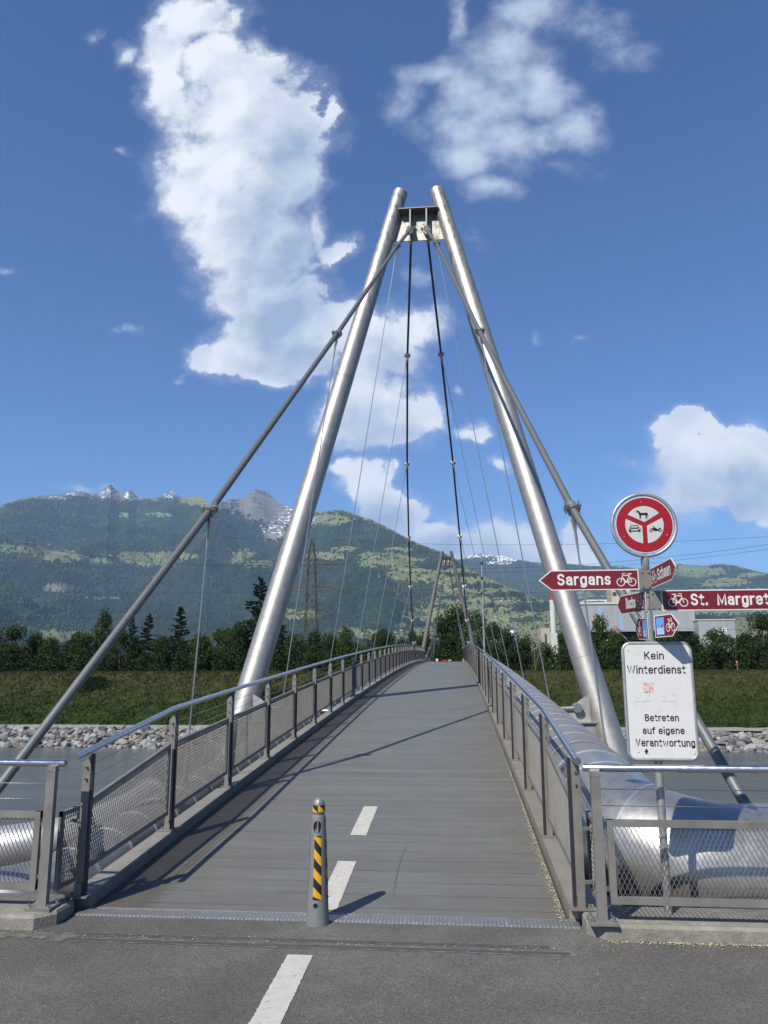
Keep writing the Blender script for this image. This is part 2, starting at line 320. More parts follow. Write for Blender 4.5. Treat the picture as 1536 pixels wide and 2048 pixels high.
M['roofd'] = mat('dark_roof', (0.12, 0.09, 0.08), 0.8, var=0.2, vs=0.5)
def water_mat():
    m = bpy.data.materials.new('river_water'); m.use_nodes = True; t = NT(m.node_tree); t.N.clear()
    b = t.n('ShaderNodeBsdfPrincipled'); o = t.n('ShaderNodeOutputMaterial'); t.L.new(b.outputs[0], o.inputs[0])
    g = t.n('ShaderNodeNewGeometry').outputs['Position']
    n = t.noise(t.vec('MULTIPLY', g, (0.35, 1, 1)), 0.12, 5, .6)
    t.put(b.inputs['Base Color'], t.mix(t.map(n, .35, .65), (0.062, 0.072, 0.074), (0.090, 0.100, 0.100)))
    b.inputs['Roughness'].default_value = 0.22; b.inputs['Specular IOR Level'].default_value = 0.35
    bn = t.n('ShaderNodeBump'); bn.inputs['Distance'].default_value = 0.16
    h = t.math('ADD', t.noise(t.vec('MULTIPLY', g, (0.5, 1.3, 1)), 1.4, 5, .65), t.noise(t.vec('MULTIPLY', g, (0.4, 1.0, 1)), 0.25, 3, .6))
    t.put(bn.inputs['Height'], h); t.L.new(bn.outputs[0], b.inputs['Normal']); return m
M['water'] = water_mat()

# ------------------------------------------------------------------ mesh helpers
def V(*a): return Vector(a)
class MB:
    def __init__(s): s.v = []; s.f = []; s.mi = []; s.cur = 0
    def add(s, vs, fs):
        o = len(s.v); s.v += [tuple(x) for x in vs]
        for f in fs: s.f.append(tuple(i+o for i in f)); s.mi.append(s.cur)
        return s
    def box(s, c, d, mx=None):
        x, y, z = d[0]/2, d[1]/2, d[2]/2; c = Vector(c)
        P = [Vector((sx_*x, sy_*y, sz_*z)) for sx_ in (-1, 1) for sy_ in (-1, 1) for sz_ in (-1, 1)]
        if mx is not None: P = [mx @ p for p in P]
        return s.add([p+c for p in P], [(0,1,3,2),(4,6,7,5),(0,4,5,1),(2,3,7,6),(0,2,6,4),(1,5,7,3)])
    def bar(s, a, b, w_, h_, upv=(0, 0, 1)):
        a, b = Vector(a), Vector(b); d = (b-a).normalized(); u = Vector(upv); u = (u-d*u.dot(d))
        if u.length < 1e-4: u = Vector((1, 0, 0)); u = u-d*u.dot(d)
        u.normalize(); r = d.cross(u)
        P = [p+r*(i*w_/2)+u*(j*h_/2) for p in (a, b) for i, j in ((-1,-1),(1,-1),(1,1),(-1,1))]
        return s.add(P, [(0,1,2,3),(7,6,5,4),(0,4,5,1),(1,5,6,2),(2,6,7,3),(3,7,4,0)])
    def tube(s, pts, r, n=12, cap=True):
        pts = [Vector(p) for p in pts]; rs = r if isinstance(r, (list, tuple)) else [r]*len(pts)
        u = None; vs = []
        for i, p in enumerate(pts):
            if i == 0: d = pts[1]-pts[0]
            elif i == len(pts)-1: d = pts[-1]-pts[-2]
            else: d = (pts[i+1]-p).normalized()+(p-pts[i-1]).normalized()
            d.normalize()
            if u is None:
                u = Vector((0, 0, 1)) if abs(d.z) < 0.9 else Vector((1, 0, 0))
            u = (u-d*u.dot(d)).normalized(); q = d.cross(u)
            k = 1.0
            if 0 < i < len(pts)-1:
                c_ = (pts[i+1]-p).normalized().dot(d); k = 1/max(c_, 0.5)
            vs += [p+(u*math.cos(2*PI*j/n)+q*math.sin(2*PI*j/n))*rs[i] for j in range(n)]
        fs = [(i*n+j, i*n+(j+1) % n, (i+1)*n+(j+1) % n, (i+1)*n+j) for i in range(len(pts)-1) for j in range(n)]
        if cap: fs += [tuple(range(n))[::-1], tuple((len(pts)-1)*n+j for j in range(n))]
        return s.add(vs, fs)
    def lathe(s, c, prof, n=24, ax=None):
        c = Vector(c); vs = []
        for r, z in prof:
            for j in range(n):
                a = 2*PI*j/n; p = Vector((r*math.cos(a), r*math.sin(a), z)); vs.append((ax @ p if ax is not None else p)+c)
        fs = [(i*n+j, i*n+(j+1) % n, (i+1)*n+(j+1) % n, (i+1)*n+j) for i in range(len(prof)-1) for j in range(n)]
        fs += [tuple(range(n))[::-1], tuple((len(prof)-1)*n+j for j in range(n))]
        return s.add(vs, fs)
    def prism(s, poly, t0, t1, mx):
        # polygon in the (x,y) plane of mx, from depth t0 to t1 along its z
        n = len(poly); P = [mx @ Vector((x, y, t0)) for x, y in poly]+[mx @ Vector((x, y, t1)) for x, y in poly]
        return s.add(P, [tuple(range(n))[::-1], tuple(range(n, 2*n))]+[(i, (i+1) % n, n+(i+1) % n, n+i) for i in range(n)])
    def quad(s, *p): return s.add(p, [tuple(range(len(p)))])
    def build(s, name, m, parent=None, smooth=False, sharp=40):
        me = bpy.data.meshes.new(name); me.from_pydata(s.v, [], s.f)
        ms = m if isinstance(m, (list, tuple)) else [m]
        for x in ms: me.materials.append(M[x] if isinstance(x, str) else x)
        if len(ms) > 1: me.polygons.foreach_set('material_index', s.mi)
        me.update()
        if smooth:
            me.polygons.foreach_set('use_smooth', [True]*len(me.polygons)); me.set_sharp_from_angle(angle=math.radians(sharp))
        return link(name, me, parent)
def link(name, me, parent=None):
    o = bpy.data.objects.new(name, me); COL.objects.link(o)
    if parent is not None: attach(o, parent)
    return o
def root_loc(p):
    l = p.matrix_basis.translation.copy(); q = p.parent
    return l
def attach(o, parent):
    o.parent = parent
    # children are modelled in world coordinates: undo the chain of parents
    inv = Matrix.Identity(4); q = parent; chain = Matrix.Identity(4)
    while q is not None:
        chain = (q.matrix_parent_inverse @ q.matrix_basis if q.parent else q.matrix_basis) @ chain; q = q.parent
    o.matrix_parent_inverse = chain.inverted()
def tag(o, label=None, cat=None, group=None, kind=None):
    if label: o['label'] = label
    if cat: o['category'] = cat
    if group: o['group'] = group
    if kind: o['kind'] = kind
    return o
def thing(name, loc, label, cat, group=None):
    e = bpy.data.objects.new(name, None); COL.objects.link(e); e.matrix_basis = Matrix.Translation(Vector(loc)); e.empty_display_size = 0.3
    return tag(e, label, cat, group)
def npmesh(name, v, f, m, smooth=False, attrs=None, parent=None, mi=None):
    me = bpy.data.meshes.new(name); v = np.asarray(v, np.float32); f = np.asarray(f, np.int32); k = f.shape[1]
    me.vertices.add(len(v)); me.vertices.foreach_set('co', v.ravel())
    me.loops.add(f.size); me.loops.foreach_set('vertex_index', f.ravel())
    me.polygons.add(len(f)); me.polygons.foreach_set('loop_start', np.arange(0, f.size, k, dtype=np.int32))
    try: me.polygons.foreach_set('loop_total', np.full(len(f), k, np.int32))
    except Exception: pass
    for x in (m if isinstance(m, (list, tuple)) else [m]): me.materials.append(M[x] if isinstance(x, str) else x)
    if mi is not None: me.polygons.foreach_set('material_index', np.asarray(mi, np.int32))
    if attrs:
        for kx, a in attrs.items():
            at_ = me.attributes.new(kx, 'FLOAT', 'POINT'); at_.data.foreach_set('value', np.asarray(a, np.float32))
    me.update(calc_edges=True)
    if smooth: me.polygons.foreach_set('use_smooth', np.ones(len(f), bool))
    return link(name, me, parent)
# value noise
def vnoise(x, y, seed=0):
    xi = np.floor(x).astype(np.int64); yi = np.floor(y).astype(np.int64); xf = x-xi; yf = y-yi
    u = xf*xf*xf*(xf*(xf*6-15)+10); v = yf*yf*yf*(yf*(yf*6-15)+10)
    def h(a, b):
        n = (a*374761393+b*668265263+seed*1442695041) & 0x7fffffff
        n = ((n ^ (n >> 13))*1274126177) & 0x7fffffff; n = n ^ (n >> 16)
        return (n & 0xffff)/65535.0
    return (h(xi, yi)*(1-u)+h(xi+1, yi)*u)*(1-v)+(h(xi, yi+1)*(1-u)+h(xi+1, yi+1)*u)*v
def fbm(x, y, oct=5, seed=0, gain=0.5):
    s = 0; a = 1; t = 0
    for i in range(oct): s = s+a*vnoise(x*2**i+i*17.3, y*2**i+i*9.1, seed+i); t += a; a *= gain
    return s/t

# ------------------------------------------------------------------ the footbridge deck
MID = 56.35
def dz(Y): return 0.05049*Y-0.0004695*Y*Y
Y1 = 107.5
ys = [0.14]+[0.5+i*0.5 for i in range(int((Y1-0.5)/0.5)+1)]
bridge = thing('footbridge', (0, 0, 0), 'long arched grey footbridge deck for walkers and cyclists over the river', 'footbridge')
def strip(x0, x1, z0, z1, name, m, parent, yl=ys, smooth=True):
    b = MB()
    for y in yl:
        z = dz(y); b.v += [(x0, y, z+z0), (x1, y, z+z0), (x1, y, z+z1), (x0, y, z+z1)]
    n = len(yl)
    for i in range(n-1):
        for j in range(4):
            b.f.append((i*4+j, i*4+(j+1) % 4, (i+1)*4+(j+1) % 4, (i+1)*4+j)); b.mi.append(0)
    b.f += [(0, 3, 2, 1), tuple((n-1)*4+j for j in range(4))]; b.mi += [0, 0]
    return b.build(name, m, parent)
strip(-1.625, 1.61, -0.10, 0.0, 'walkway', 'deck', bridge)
for s in (-1, 1):
    x0, x1 = sorted((s*1.63, s*1.79)); strip(x0, x1, -0.30, 0.085, 'edge_beam', 'beam', bridge)
strip(-1.2, -0.9, -0.55, -0.11, 'girder', 'galv', bridge); strip(0.9, 1.2, -0.55, -0.11, 'girder', 'galv', bridge)
for k in range(22):
    y = 3.7+4.7864*k; z = dz(y); MB().box((0, y, z-0.25), (4.3, 0.14, 0.16)).build('cross_girder', 'galv', bridge)
# threshold plate and painted dashes on the deck
b = MB(); b.box((0, 0.07, 0.003), (3.36, 0.13, 0.012)); b.box((0, 0.137, 0.004), (3.36, 0.008, 0.018)); b.box((0, 0.003, 0.001), (3.36, 0.010, 0.014))
b.build('threshold_plate', 'checker', bridge)
def dash(x, y0, y1, w_=0.15, fz=None):
    g = MB(); n = 70; rj = random.Random(int(y0*100)); j = lambda: rj.uniform(-.0022, .0022)*(2.2 if rj.random() < .08 else 1)
    for i in range(n+1):
        y = y0+(y1-y0)*i/n; z = (fz(y) if fz else 0)+0.004
        g.v += [(x-w_/2+j(), y, z), (x+w_/2+j(), y, z)]
    for i in range(n): g.f.append((2*i, 2*i+1, 2*i+3, 2*i+2)); g.mi.append(0)
    return g
dash(0.005, 0.20, 1.26, fz=dz).build('painted_dash', 'paint', bridge); dash(0.0, 2.02, 3.12, fz=dz).build('painted_dash', 'paint', bridge)

# ------------------------------------------------------------------ railings
def expanded(P00, P10, P11, P01, cw=0.030, ch=0.058, t=0.0024, dep=0.0048):
    """expanded metal stretched over the quad; strands have depth along the normal"""
    P00, P10, P11, P01 = [np.array(p, float) for p in (P00, P10, P11, P01)]
    W_ = np.linalg.norm(P10-P00); H_ = np.linalg.norm(P01-P00)
    nx = max(2, int(round(W_/cw))); ny = max(2, int(round(H_/ch)))
    nrm = np.cross(P10-P00, P01-P00); nrm /= np.linalg.norm(nrm)
    def pt(u, v): return P00*(1-u)*(1-v)+P10*u*(1-v)+P11*u*v+P01*(1-u)*v
    vs = []; fs = []
    def seg(a, b_):
        pa, pb = pt(*a), pt(*b_); d = pb-pa; d /= np.linalg.norm(d); q = np.cross(nrm, d)
        q = q*t/2; o = len(vs); tilt = nrm*dep/2
        sh = np.array([0, 0, dep*0.35])
        vs.extend([pa-q-tilt-sh, pa+q-tilt-sh, pa+q+tilt+sh, pa-q+tilt+sh, pb-q-tilt-sh, pb+q-tilt-sh, pb+q+tilt+sh, pb-q+tilt+sh])
        fs.extend([(o, o+4, o+5, o+1), (o+1, o+5, o+6, o+2), (o+2, o+6, o+7, o+3), (o+3, o+7, o+4, o)])
    for j in range(ny*2):
        for i in range(nx):
            u0, u1, um = i/nx, (i+1)/nx, (i+0.5)/nx; v0, v1 = j/(2*ny), (j+1)/(2*ny)
            if j % 2 == 0: seg((u0, v1), (um, v0)); seg((um, v0), (u1, v1))
            else: seg((u0, v0), (um, v1)); seg((um, v1), (u1, v0))
    return vs, fs
def panel(root, P00, P10, P11, P01, infill_pts=None, fr=0.035, m='galv', mesh_data=None):
    g = MB()
    P = [Vector(p) for p in (P00, P10, P11, P01)]
    nr = (P[1]-P[0]).cross(P[3]-P[0]).normalized()
    for i in range(4):
        a, c = P[i], P[(i+1) % 4]; ctr = (P[0]+P[1]+P[2]+P[3])/4
        d = (c-a).normalized(); inn = nr.cross(d).normalized()*(fr/2)
        if (a+c+inn*2-2*ctr).length > (a+c-2*ctr-inn*2).length: inn = -inn
        sh = 0.0006 if i % 2 else 0
        g.bar(a+inn, c+inn, fr+sh, 0.030+sh, nr) if False else g.bar(a+inn, c+inn, fr, 0.030+(0.002 if i % 2 else 0), nr)
    pf = g.build('mesh_panel', m, root)
    vs, fs = expanded(P[0]+(P[2]-P[0])*0.02, P[1]+(P[3]-P[1])*0.02, P[2]+(P[0]-P[2])*0.02, P[3]+(P[1]-P[3])*0.02)
    npmesh('mesh_infill', vs, fs, m, parent=pf)
    return pf
def copy_child(o, root, mat_w):
    """copy a part (and its sub-parts) of another place on the same thing, moved by mat_w in world space"""
    c = o.copy(); COL.objects.link(c); c.parent = root
    c.matrix_parent_inverse = o.matrix_parent_inverse.copy(); c.matrix_basis = mat_w @ o.matrix_basis if False else o.matrix_basis.copy()
    base = o.matrix_parent_inverse @ o.matrix_basis
    rootm = root.matrix_basis; world = mat_w @ (rootm @ base)
    c.matrix_parent_inverse = rootm.inverted(); c.matrix_basis = world
    for ch in o.children:
        k = ch.copy(); COL.objects.link(k); k.parent = c; k.matrix_parent_inverse = ch.matrix_parent_inverse.copy()
    return c
SP = 1.835; PY = [0.10]+[-0.063+SP*i for i in range(1, 35)]
def post_mb(x, y, s, h=1.085):
    g = MB(); z = dz(y)+0.085
    top = z+h-0.055
    # plate across the deck axis with slanted head
    hw = 0.031; pr = [(-hw, 0), (hw, 0), (hw, h-0.05-(0.05 if s > 0 else 0.0)), (-hw, h-0.05-(0.0 if s > 0 else 0.05))]
    pr = [(-hw, 0), (hw, 0), (hw, (h-0.060) if s < 0 else (h-0.115)), (-hw, (h-0.115) if s < 0 else (h-0.060))]
    mx = Matrix(((1, 0, 0, x), (0, 0, -1, y), (0, 1, 0, z), (0, 0, 0, 1)))
    g.prism(pr, -0.006, 0.006, mx)
    g.cur = 1; g.box((x-s*(hw+0.0095), y, z+(h-0.055)/2), (0.019, 0.030, h-0.055)); g.cur = 0
    g.box((x, y, z+0.006), (0.15, 0.11, 0.012))
    g.box((x, y-0.02, z+0.05), (0.05, 0.03, 0.075))
    for q in (-1, 1): g.tube([(x+q*0.055, y, z+0.012), (x+q*0.055, y, z+0.028)], 0.009, 6)
    return g
railing = {}
for s, nm in ((-1, 'with shaded mesh panels along the left edge of the footbridge'), (1, 'with mesh panels beside the big silver pipe on the right')):
    x = s*1.70
    root = thing('bridge_railing', (x, 0, 0.09), 'railing '+nm, 'railing', None); railing[s] = root
    p0 = post_mb(x, PY[0], s, 1.00).build('post', ['galv', 'stripdark'], root)
    p1 = post_mb(x, PY[1], s).build('post', ['galv', 'stripdark'], root)
    for y in PY[2:]:
        copy_child(p1, root, Matrix.Translation((0, y-PY[1], dz(y)-dz(PY[1]))))
    # handrail: low first bay, kink at post one, then parallel to the deck
    pts = [(x-s*0.01, -0.11, 1.035), (x-s*0.01, PY[1], dz(PY[1])+1.155)]
    y = PY[1]+0.9
    while y < 63: pts.append((x-s*0.01, y, dz(y)+1.155)); y += 0.9
    MB().tube(pts, 0.0245, 16).build('handrail', 'stainless', root, smooth=True)
    for hh, h0 in ((0.90, 0.865), (1.005, 0.945)):
        q = [(x+s*0.0, PY[0], h0)]+[(x, yy_, dz(yy_)+hh+0.02) for yy_ in PY[1:]]
        MB().tube(q, 0.0028, 5).build('tension_wire', 'stainless', root)
    for i, y in enumerate(PY[:12]):
        for hh in ((0.865, 0.945) if i == 0 else (0.92, 1.025)):
            z = (0 if i == 0 else dz(y))+hh; MB().tube([(x, y-0.022, z), (x, y+0.012, z)], 0.009, 8).build('wire_clip', 'stainless', root)
    xi = x+s*0.004
    pp0 = panel(root, (xi, PY[0]+0.06, 0.245), (xi, PY[1]-0.05, dz(PY[1])+0.225), (xi, PY[1]-0.05, dz(PY[1])+0.845), (xi, PY[0]+0.06, 0.715))
    ya, yb = PY[1]+0.05, PY[2]-0.05
    pp1 = panel(root, (xi, ya, dz(ya)+0.235), (xi, yb, dz(yb)+0.235), (xi, yb, dz(yb)+0.85), (xi, ya, dz(ya)+0.85))
    for i in range(2, len(PY)-1):
        y0 = PY[i]+0.05; ang = math.atan2(dz(PY[i+1])-dz(PY[i]), SP)-math.atan2(dz(PY[2])-dz(PY[1]), SP)
        T = Matrix.Translation((x, y0, dz(y0)+0.235)) @ Matrix.Rotation(ang, 4, 'X') @ Matrix.Translation((-x, -ya, -(dz(ya)+0.235)))
        copy_child(pp1, root, T)
    # short stub panel at the abutment
    xs = s*1.80
    panel(root, (xs, -0.04, 0.165), (xs+s*0.00, 0.26, 0.155), (xs, 0.26, 0.665), (xs, -0.04, 0.665), fr=0.03)
    for zz in (0.25, 0.58): MB().bar((s*1.73, 0.10, zz), (s*1.80, 0.12, zz), 0.02, 0.02).build('bracket', 'galv', root)

# ------------------------------------------------------------------ abutment, road, road-side fences
road = MB().quad((-60, -40, 0), (60, -40, 0), (60, 0.0, 0), (-60, 0.0, 0)).build('road', 'asphalt'); tag(road, kind='structure')
b = dash(-0.015, -2.1, -0.585); o = b.build('road_marking', 'paint'); tag(o, kind='structure')
# sealed joint across the road
b = MB()
b.cur = 0
def ragged(x0, x1, yc, wd, z, amp, n, seed):
    r = random.Random(seed); vs = []
    for i in range(n+1):
        x = x0+(x1-x0)*i/n; vs += [(x, yc-wd/2+r.uniform(-amp, amp), z), (x, yc+wd/2+r.uniform(-amp, amp), z)]
    return vs, [(2*i, 2*i+2, 2*i+3, 2*i+1) for i in range(n)]
g = MB(); g.add(*ragged(-1.52, 1.55, -0.44, 0.034, 0.004, 0.002, 60, 1)); g.add(*ragged(-1.50, 1.44, -0.345, 0.030, 0.004, 0.002, 60, 2))
o = g.build('joint_sealant', 'sealant'); tag(o, kind='structure')
g = MB(); g.add(*ragged(-1.62, 1.58, -0.44, 0.075, 0.0022, 0.010, 130, 3)); g.add(*ragged(-1.58, 1.47, -0.345, 0.055, 0.0022, 0.008, 130, 4))
g.add(*ragged(-2.15, -1.45, -0.40, 0.09, 0.0030, 0.025, 26, 5))
o = g.build('joint_filler', 'sealgrey'); tag(o, kind='structure')
# concrete kerb walls either side
def kerb(s, label):
    g = MB(); x0, x1 = s*1.72, s*14
    y0, yf = (0.16, -0.30) if s < 0 else (0.20, -0.19)
    fr = [(0.0, yf-0.0, 0.0)]
    P = [(s*1.70, yf+0.10), (s*1.80, yf), (x1, yf-0.0), (x1, y0), (s*1.83, y0), (s*1.70, y0-0.12)]
    n = 60; front = [(s*1.70, yf+0.10)]+[(s*1.80+(x1-s*1.80)*(i/n), yf+random.uniform(-0.006, 0.006)) for i in range(n+1)]
    back = [(x1, y0), (s*1.83, y0), (s*1.70, y0-0.12)]
    poly = front+back
    if s > 0: poly = poly
    mx = Matrix.Identity(4)
    top = 0.085
    g.prism(poly if s > 0 else poly[::-1], -1.2, top-0.018, mx)
    # chamfered top
    cx_ = sum(p[0] for p in poly)/len(poly)
    ins = [(p[0]+(0.012 if p[0]*s < abs(1.9) else 0)*s, p[1]+(0.016 if p[1] < 0 else -0.012)) for p in poly]
    nb = len(g.v); n_ = len(poly)
    pl = poly if s > 0 else poly[::-1]; il = ins if s > 0 else ins[::-1]
    vs = [(p[0], p[1], top-0.018) for p in pl]+[(p[0], p[1], top) for p in il]
    g.add(vs, [tuple(range(n_, 2*n_))]+[(i, (i+1) % n_, n_+(i+1) % n_, n_+i) for i in range(n_)])
    o = g.build('kerb_wall', 'concrete'); tag(o, label, 'kerb'); return o
kerb(-1, 'weathered concrete kerb with chamfered end under the left road fence')
kerb(1, 'weathered concrete kerb littered with blossom under the right road fence')
def road_fence(s, label):
    yv = -0.15; root = thing('road_fence', (s*1.82, yv, 0.085), label, 'fence')
    zb = 0.085
    xs = [1.825 if s < 0 else 1.79, 3.6 if s < 0 else 4.3, 6.4, 8.8]
    for i, px_ in enumerate(xs):
        g = MB(); xx = s*px_
        g.box((xx, yv, zb+0.455), (0.060, 0.045, 0.885)); g.box((xx, yv, 0.975-0.022), (0.075, 0.05, 0.006))
        po = g.build('post', 'galv', root)
        g = MB(); g.box((xx, yv, zb+0.010), (0.17, 0.15, 0.018))
        g.build('base_plate', 'galv', po)
        for a in (-1, 1):
            for c in (-1, 1):
                g = MB(); g.tube([(xx+a*0.065, yv+c*0.055, zb+0.018), (xx+a*0.065, yv+c*0.055, zb+0.032)], 0.012, 6)
                g.tube([(xx+a*0.065, yv+c*0.055, zb+0.032), (xx+a*0.065, yv+c*0.055, zb+0.044)], 0.007, 8); g.build('bolt', 'stainless', po)
    x_in = s*(1.755 if s < 0 else 1.72)
    MB().tube([(x_in, yv+0.04, 0.995), (x_in+s*0.006, yv+0.04, 0.995), (s*9, yv+0.04, 0.995)], [0.020, 0.0235, 0.0235], 20).build('handrail', 'stainless', root, smooth=True)
    for z in (0.872, 0.772): MB().tube([(s*xs[0], yv, z), (s*9, yv, z)], 0.003, 6).build('tension_wire', 'stainless', root)
    for i in range(3):
        a, c = xs[i]+0.055, xs[i+1]-0.055
        panel(root, (s*a, yv, 0.195), (s*c, yv, 0.195), (s*c, yv, 0.69), (s*a, yv, 0.69), fr=0.042)
        for z in (0.28, 0.61):
            for e in (xs[i]+0.04, xs[i+1]-0.04): MB().box((s*e, yv, z), (0.036, 0.018, 0.026)).build('hinge', 'stainless', root)
    return root
road_fence(-1, 'low grey steel fence with mesh panel at the left of the bridge entrance')
road_fence(1, 'low grey steel fence with mesh panel in front of the big pipe elbow')
# concrete shelf of the abutment behind the kerbs
g = MB(); g.box((0, 0.95, -0.95), (3.3, 1.6, 1.2)); g.box((6.2, 2.2, -1.75), (8.8, 4.0, 0.9)); g.box((-6.2, 2.2, -1.75), (8.8, 4.0, 0.9)); g.box((0, 1.9, -1.30), (3.5, 3.3, 0.9))
o = g.build('abutment', 'concdark'); tag(o, 'grey concrete abutment shelf under the near end of the footbridge', 'abutment')

# blossom litter (uncountable flecks)
rs = random.Random(3); g = MB()
def fleck(x, y, z, s):
    a = rs.uniform(0, PI); c, d = math.cos(a)*s, math.sin(a)*s; k = rs.uniform(.35, .9)
    g.quad((x+c, y+d, z+rs.uniform(0, .004)), (x-d*k, y+c*k, z+rs.uniform(0, .003)), (x-c, y-d, z+rs.uniform(0, .004)), (x+d*k, y-c*k, z))
for i in range(1100):
    x = rs.uniform(2.15, 4.4); x = x if rs.random() < .85 else rs.uniform(1.8, 2.3); fleck(x, -0.215-abs(rs.gauss(0, .022)), .005, rs.uniform(.003, .008))
for i in range(260): fleck(rs.uniform(1.75, 4), -0.2-abs(rs.gauss(0, .12)), .005, rs.uniform(.002, .005))
for i in range(200): fleck(rs.uniform(-4, -1.75), -0.32-abs(rs.gauss(0, .02)), .005, rs.uniform(.003, .006))
for i in range(1100):
    y = abs(rs.gauss(0, 3.2))+.1; x = 1.60-abs(rs.gauss(0, .010 if y > 2.5 else .022)); fleck(x, y, dz(y)+.004, rs.uniform(.003, .008))
for i in range(180):
    y = abs(rs.gauss(0, 5))+.2; x = rs.uniform(-1.55, 1.55); fleck(x, y, dz(y)+.004, rs.uniform(.003, .007))
for i in range(150): fleck(rs.uniform(-1.6, 1.6), rs.uniform(-.02, .14), .012, rs.uniform(.002, .006))
for i in range(140): fleck(rs.uniform(-1.5, 1.5), -0.39+rs.gauss(0, .03), .006, rs.uniform(.003, .006))
for i in range(350): fleck(rs.uniform(-3, 4), rs.uniform(-3, -.2), .004, rs.uniform(.002, .004))
for i in range(60): fleck(rs.uniform(1.9, 4), rs.uniform(-.16, .1), .088, rs.uniform(.004, .012))
o = g.build('fallen_blossom', 'blossom'); tag(o, 'yellowish fallen blossom scattered along the kerb and deck edge', 'litter', kind='stuff')

# ------------------------------------------------------------------ bollard
bx, by = -0.012, -0.03
root = thing('bollard', (bx, by, 0), 'grey steel bollard with black and yellow stripes in the middle of the bridge entrance', 'bollard')
def rad(z): return 0.0745+(0.0475-0.0745)*(z/0.66)
body = [(0.0765, 0.0), (0.0755, 0.02), (rad(.05), .05), (rad(.3), .3), (rad(.5), .5), (rad(.62), .62), (0.0470, .655), (0.0450, .667), (0.0370, .672), (0.0372, .680), (0.0418, .684), (0.0420, .70), (0.0405, .728), (0.0385, .742), (0.0335, .758), (0.0245, .771), (0.012, .778), (0.0015, .780)]
g = MB(); g.lathe((bx, by, 0), body, 48); bo = g.build('body', 'bollard', root, smooth=True, sharp=35)
cut = MB(); pr = [(0.0, -0.034)]+[(0.026*math.sin(PI*k/12), -0.034*math.cos(PI*k/12)*1.0) for k in range(1, 12)]
vs = []; cm = MB()
n = 24
prof = [(0.0292*math.sqrt(max(0.0004, 1-(k/10)**2)), 0.041*(k/10)) for k in range(-10, 11)]
ax = Matrix.Diagonal((1.0, 1.35, 1.0))
cm.lathe((bx, by-0.050, 0.600), prof, 32, ax)
co = cm.build('cutter', 'bollard')
md = bo.modifiers.new('b', 'BOOLEAN'); md.operation = 'DIFFERENCE'; md.object = co; md.solver = 'EXACT'
dg = bpy.context.evaluated_depsgraph_get(); me2 = bpy.data.meshes.new_from_object(bo.evaluated_get(dg)); bo.modifiers.clear(); bo.data = me2
bpy.data.objects.remove(co)
g = MB(); g.box((bx+0.002, by-0.035, .600), (0.008, 0.026, 0.078)); g.build('recess_bar', 'bollard', root)
def film(name, spans, m, a0, a1, off=0.0012):
    g = MB()
    for poly in spans:   # list of (a, z) polygons on the cone, a in 0..1 across the strip
        (l0, l1), (r0, r1) = poly_lr(poly); k = 6
        for i in range(k):
            t0, t1 = i/k, (i+1)/k; pts = []
            for t, sel in ((t0, 0), (t1, 0), (t1, 1), (t0, 1)):
                z = (l0+(r0-l0)*t) if sel == 0 else (l1+(r1-l1)*t); a = a0+(a1-a0)*t
                rr_ = RAD(z)+off; pts.append((bx+rr_*math.cos(a), by+rr_*math.sin(a), z))
            if abs(pts[0][2]-pts[3][2]) < 1e-5 and abs(pts[1][2]-pts[2][2]) < 1e-5: continue
            g.quad(*pts)
    return g.build(name, m, root)
def poly_lr(p): return (p[0], p[1]), (p[2], p[3])
def RAD(z):
    for (r0, z0), (r1, z1) in zip(body, body[1:]):
        if z0 <= z <= z1 and z1 > z0: return r0+(r1-r0)*(z-z0)/(z1-z0)
    return 0.03
def stripes(zb, zt, pitch, slope, ph=0.0):
    """returns yellow and black spans, each (left low, left high, right low, right high)"""
    Y_, K_ = [], []; z = zb-pitch*3-abs(slope)+ph; k = 0
    cl = lambda q: min(max(q, zb), zt)
    while z < zt+abs(slope)+pitch:
        q = (cl(z), cl(z+pitch), cl(z-slope), cl(z-slope+pitch))
        if q[1]-q[0] > 1e-4 or q[3]-q[2] > 1e-4: (Y_ if k % 2 == 0 else K_).append(q)
        z += pitch; k += 1
    return Y_, K_
for ac in (-PI/2+0.10, PI-0.16, 0.05):
    hwid = 0.42
    Y_, K_ = stripes(0.158, 0.548, 0.058, 0.055, 0.02)
    film('yellow_stripes', Y_, 'yellow', ac-hwid, ac+hwid); film('black_stripes', K_, 'black', ac-hwid, ac+hwid)
for q in range(4):
    a0 = -PI/2+0.05+q*PI/2; Y_, K_ = stripes(0.690, 0.738, 0.045, 0.05, 0.01)
    film('yellow_stripes', Y_, 'yellow', a0, a0+PI/2, .0008); film('black_stripes', K_, 'black', a0, a0+PI/2, .0008)
rr_ = RAD(.125); a = -PI/2-0.05
g = MB(); dd = Vector((math.cos(a), math.sin(a), 0)); g.tube([Vector((bx, by, .125))+dd*(rr_-.01), Vector((bx, by, .125))+dd*(rr_+.0012)], .0150, 20); g.build('lock_hole', 'void', root)

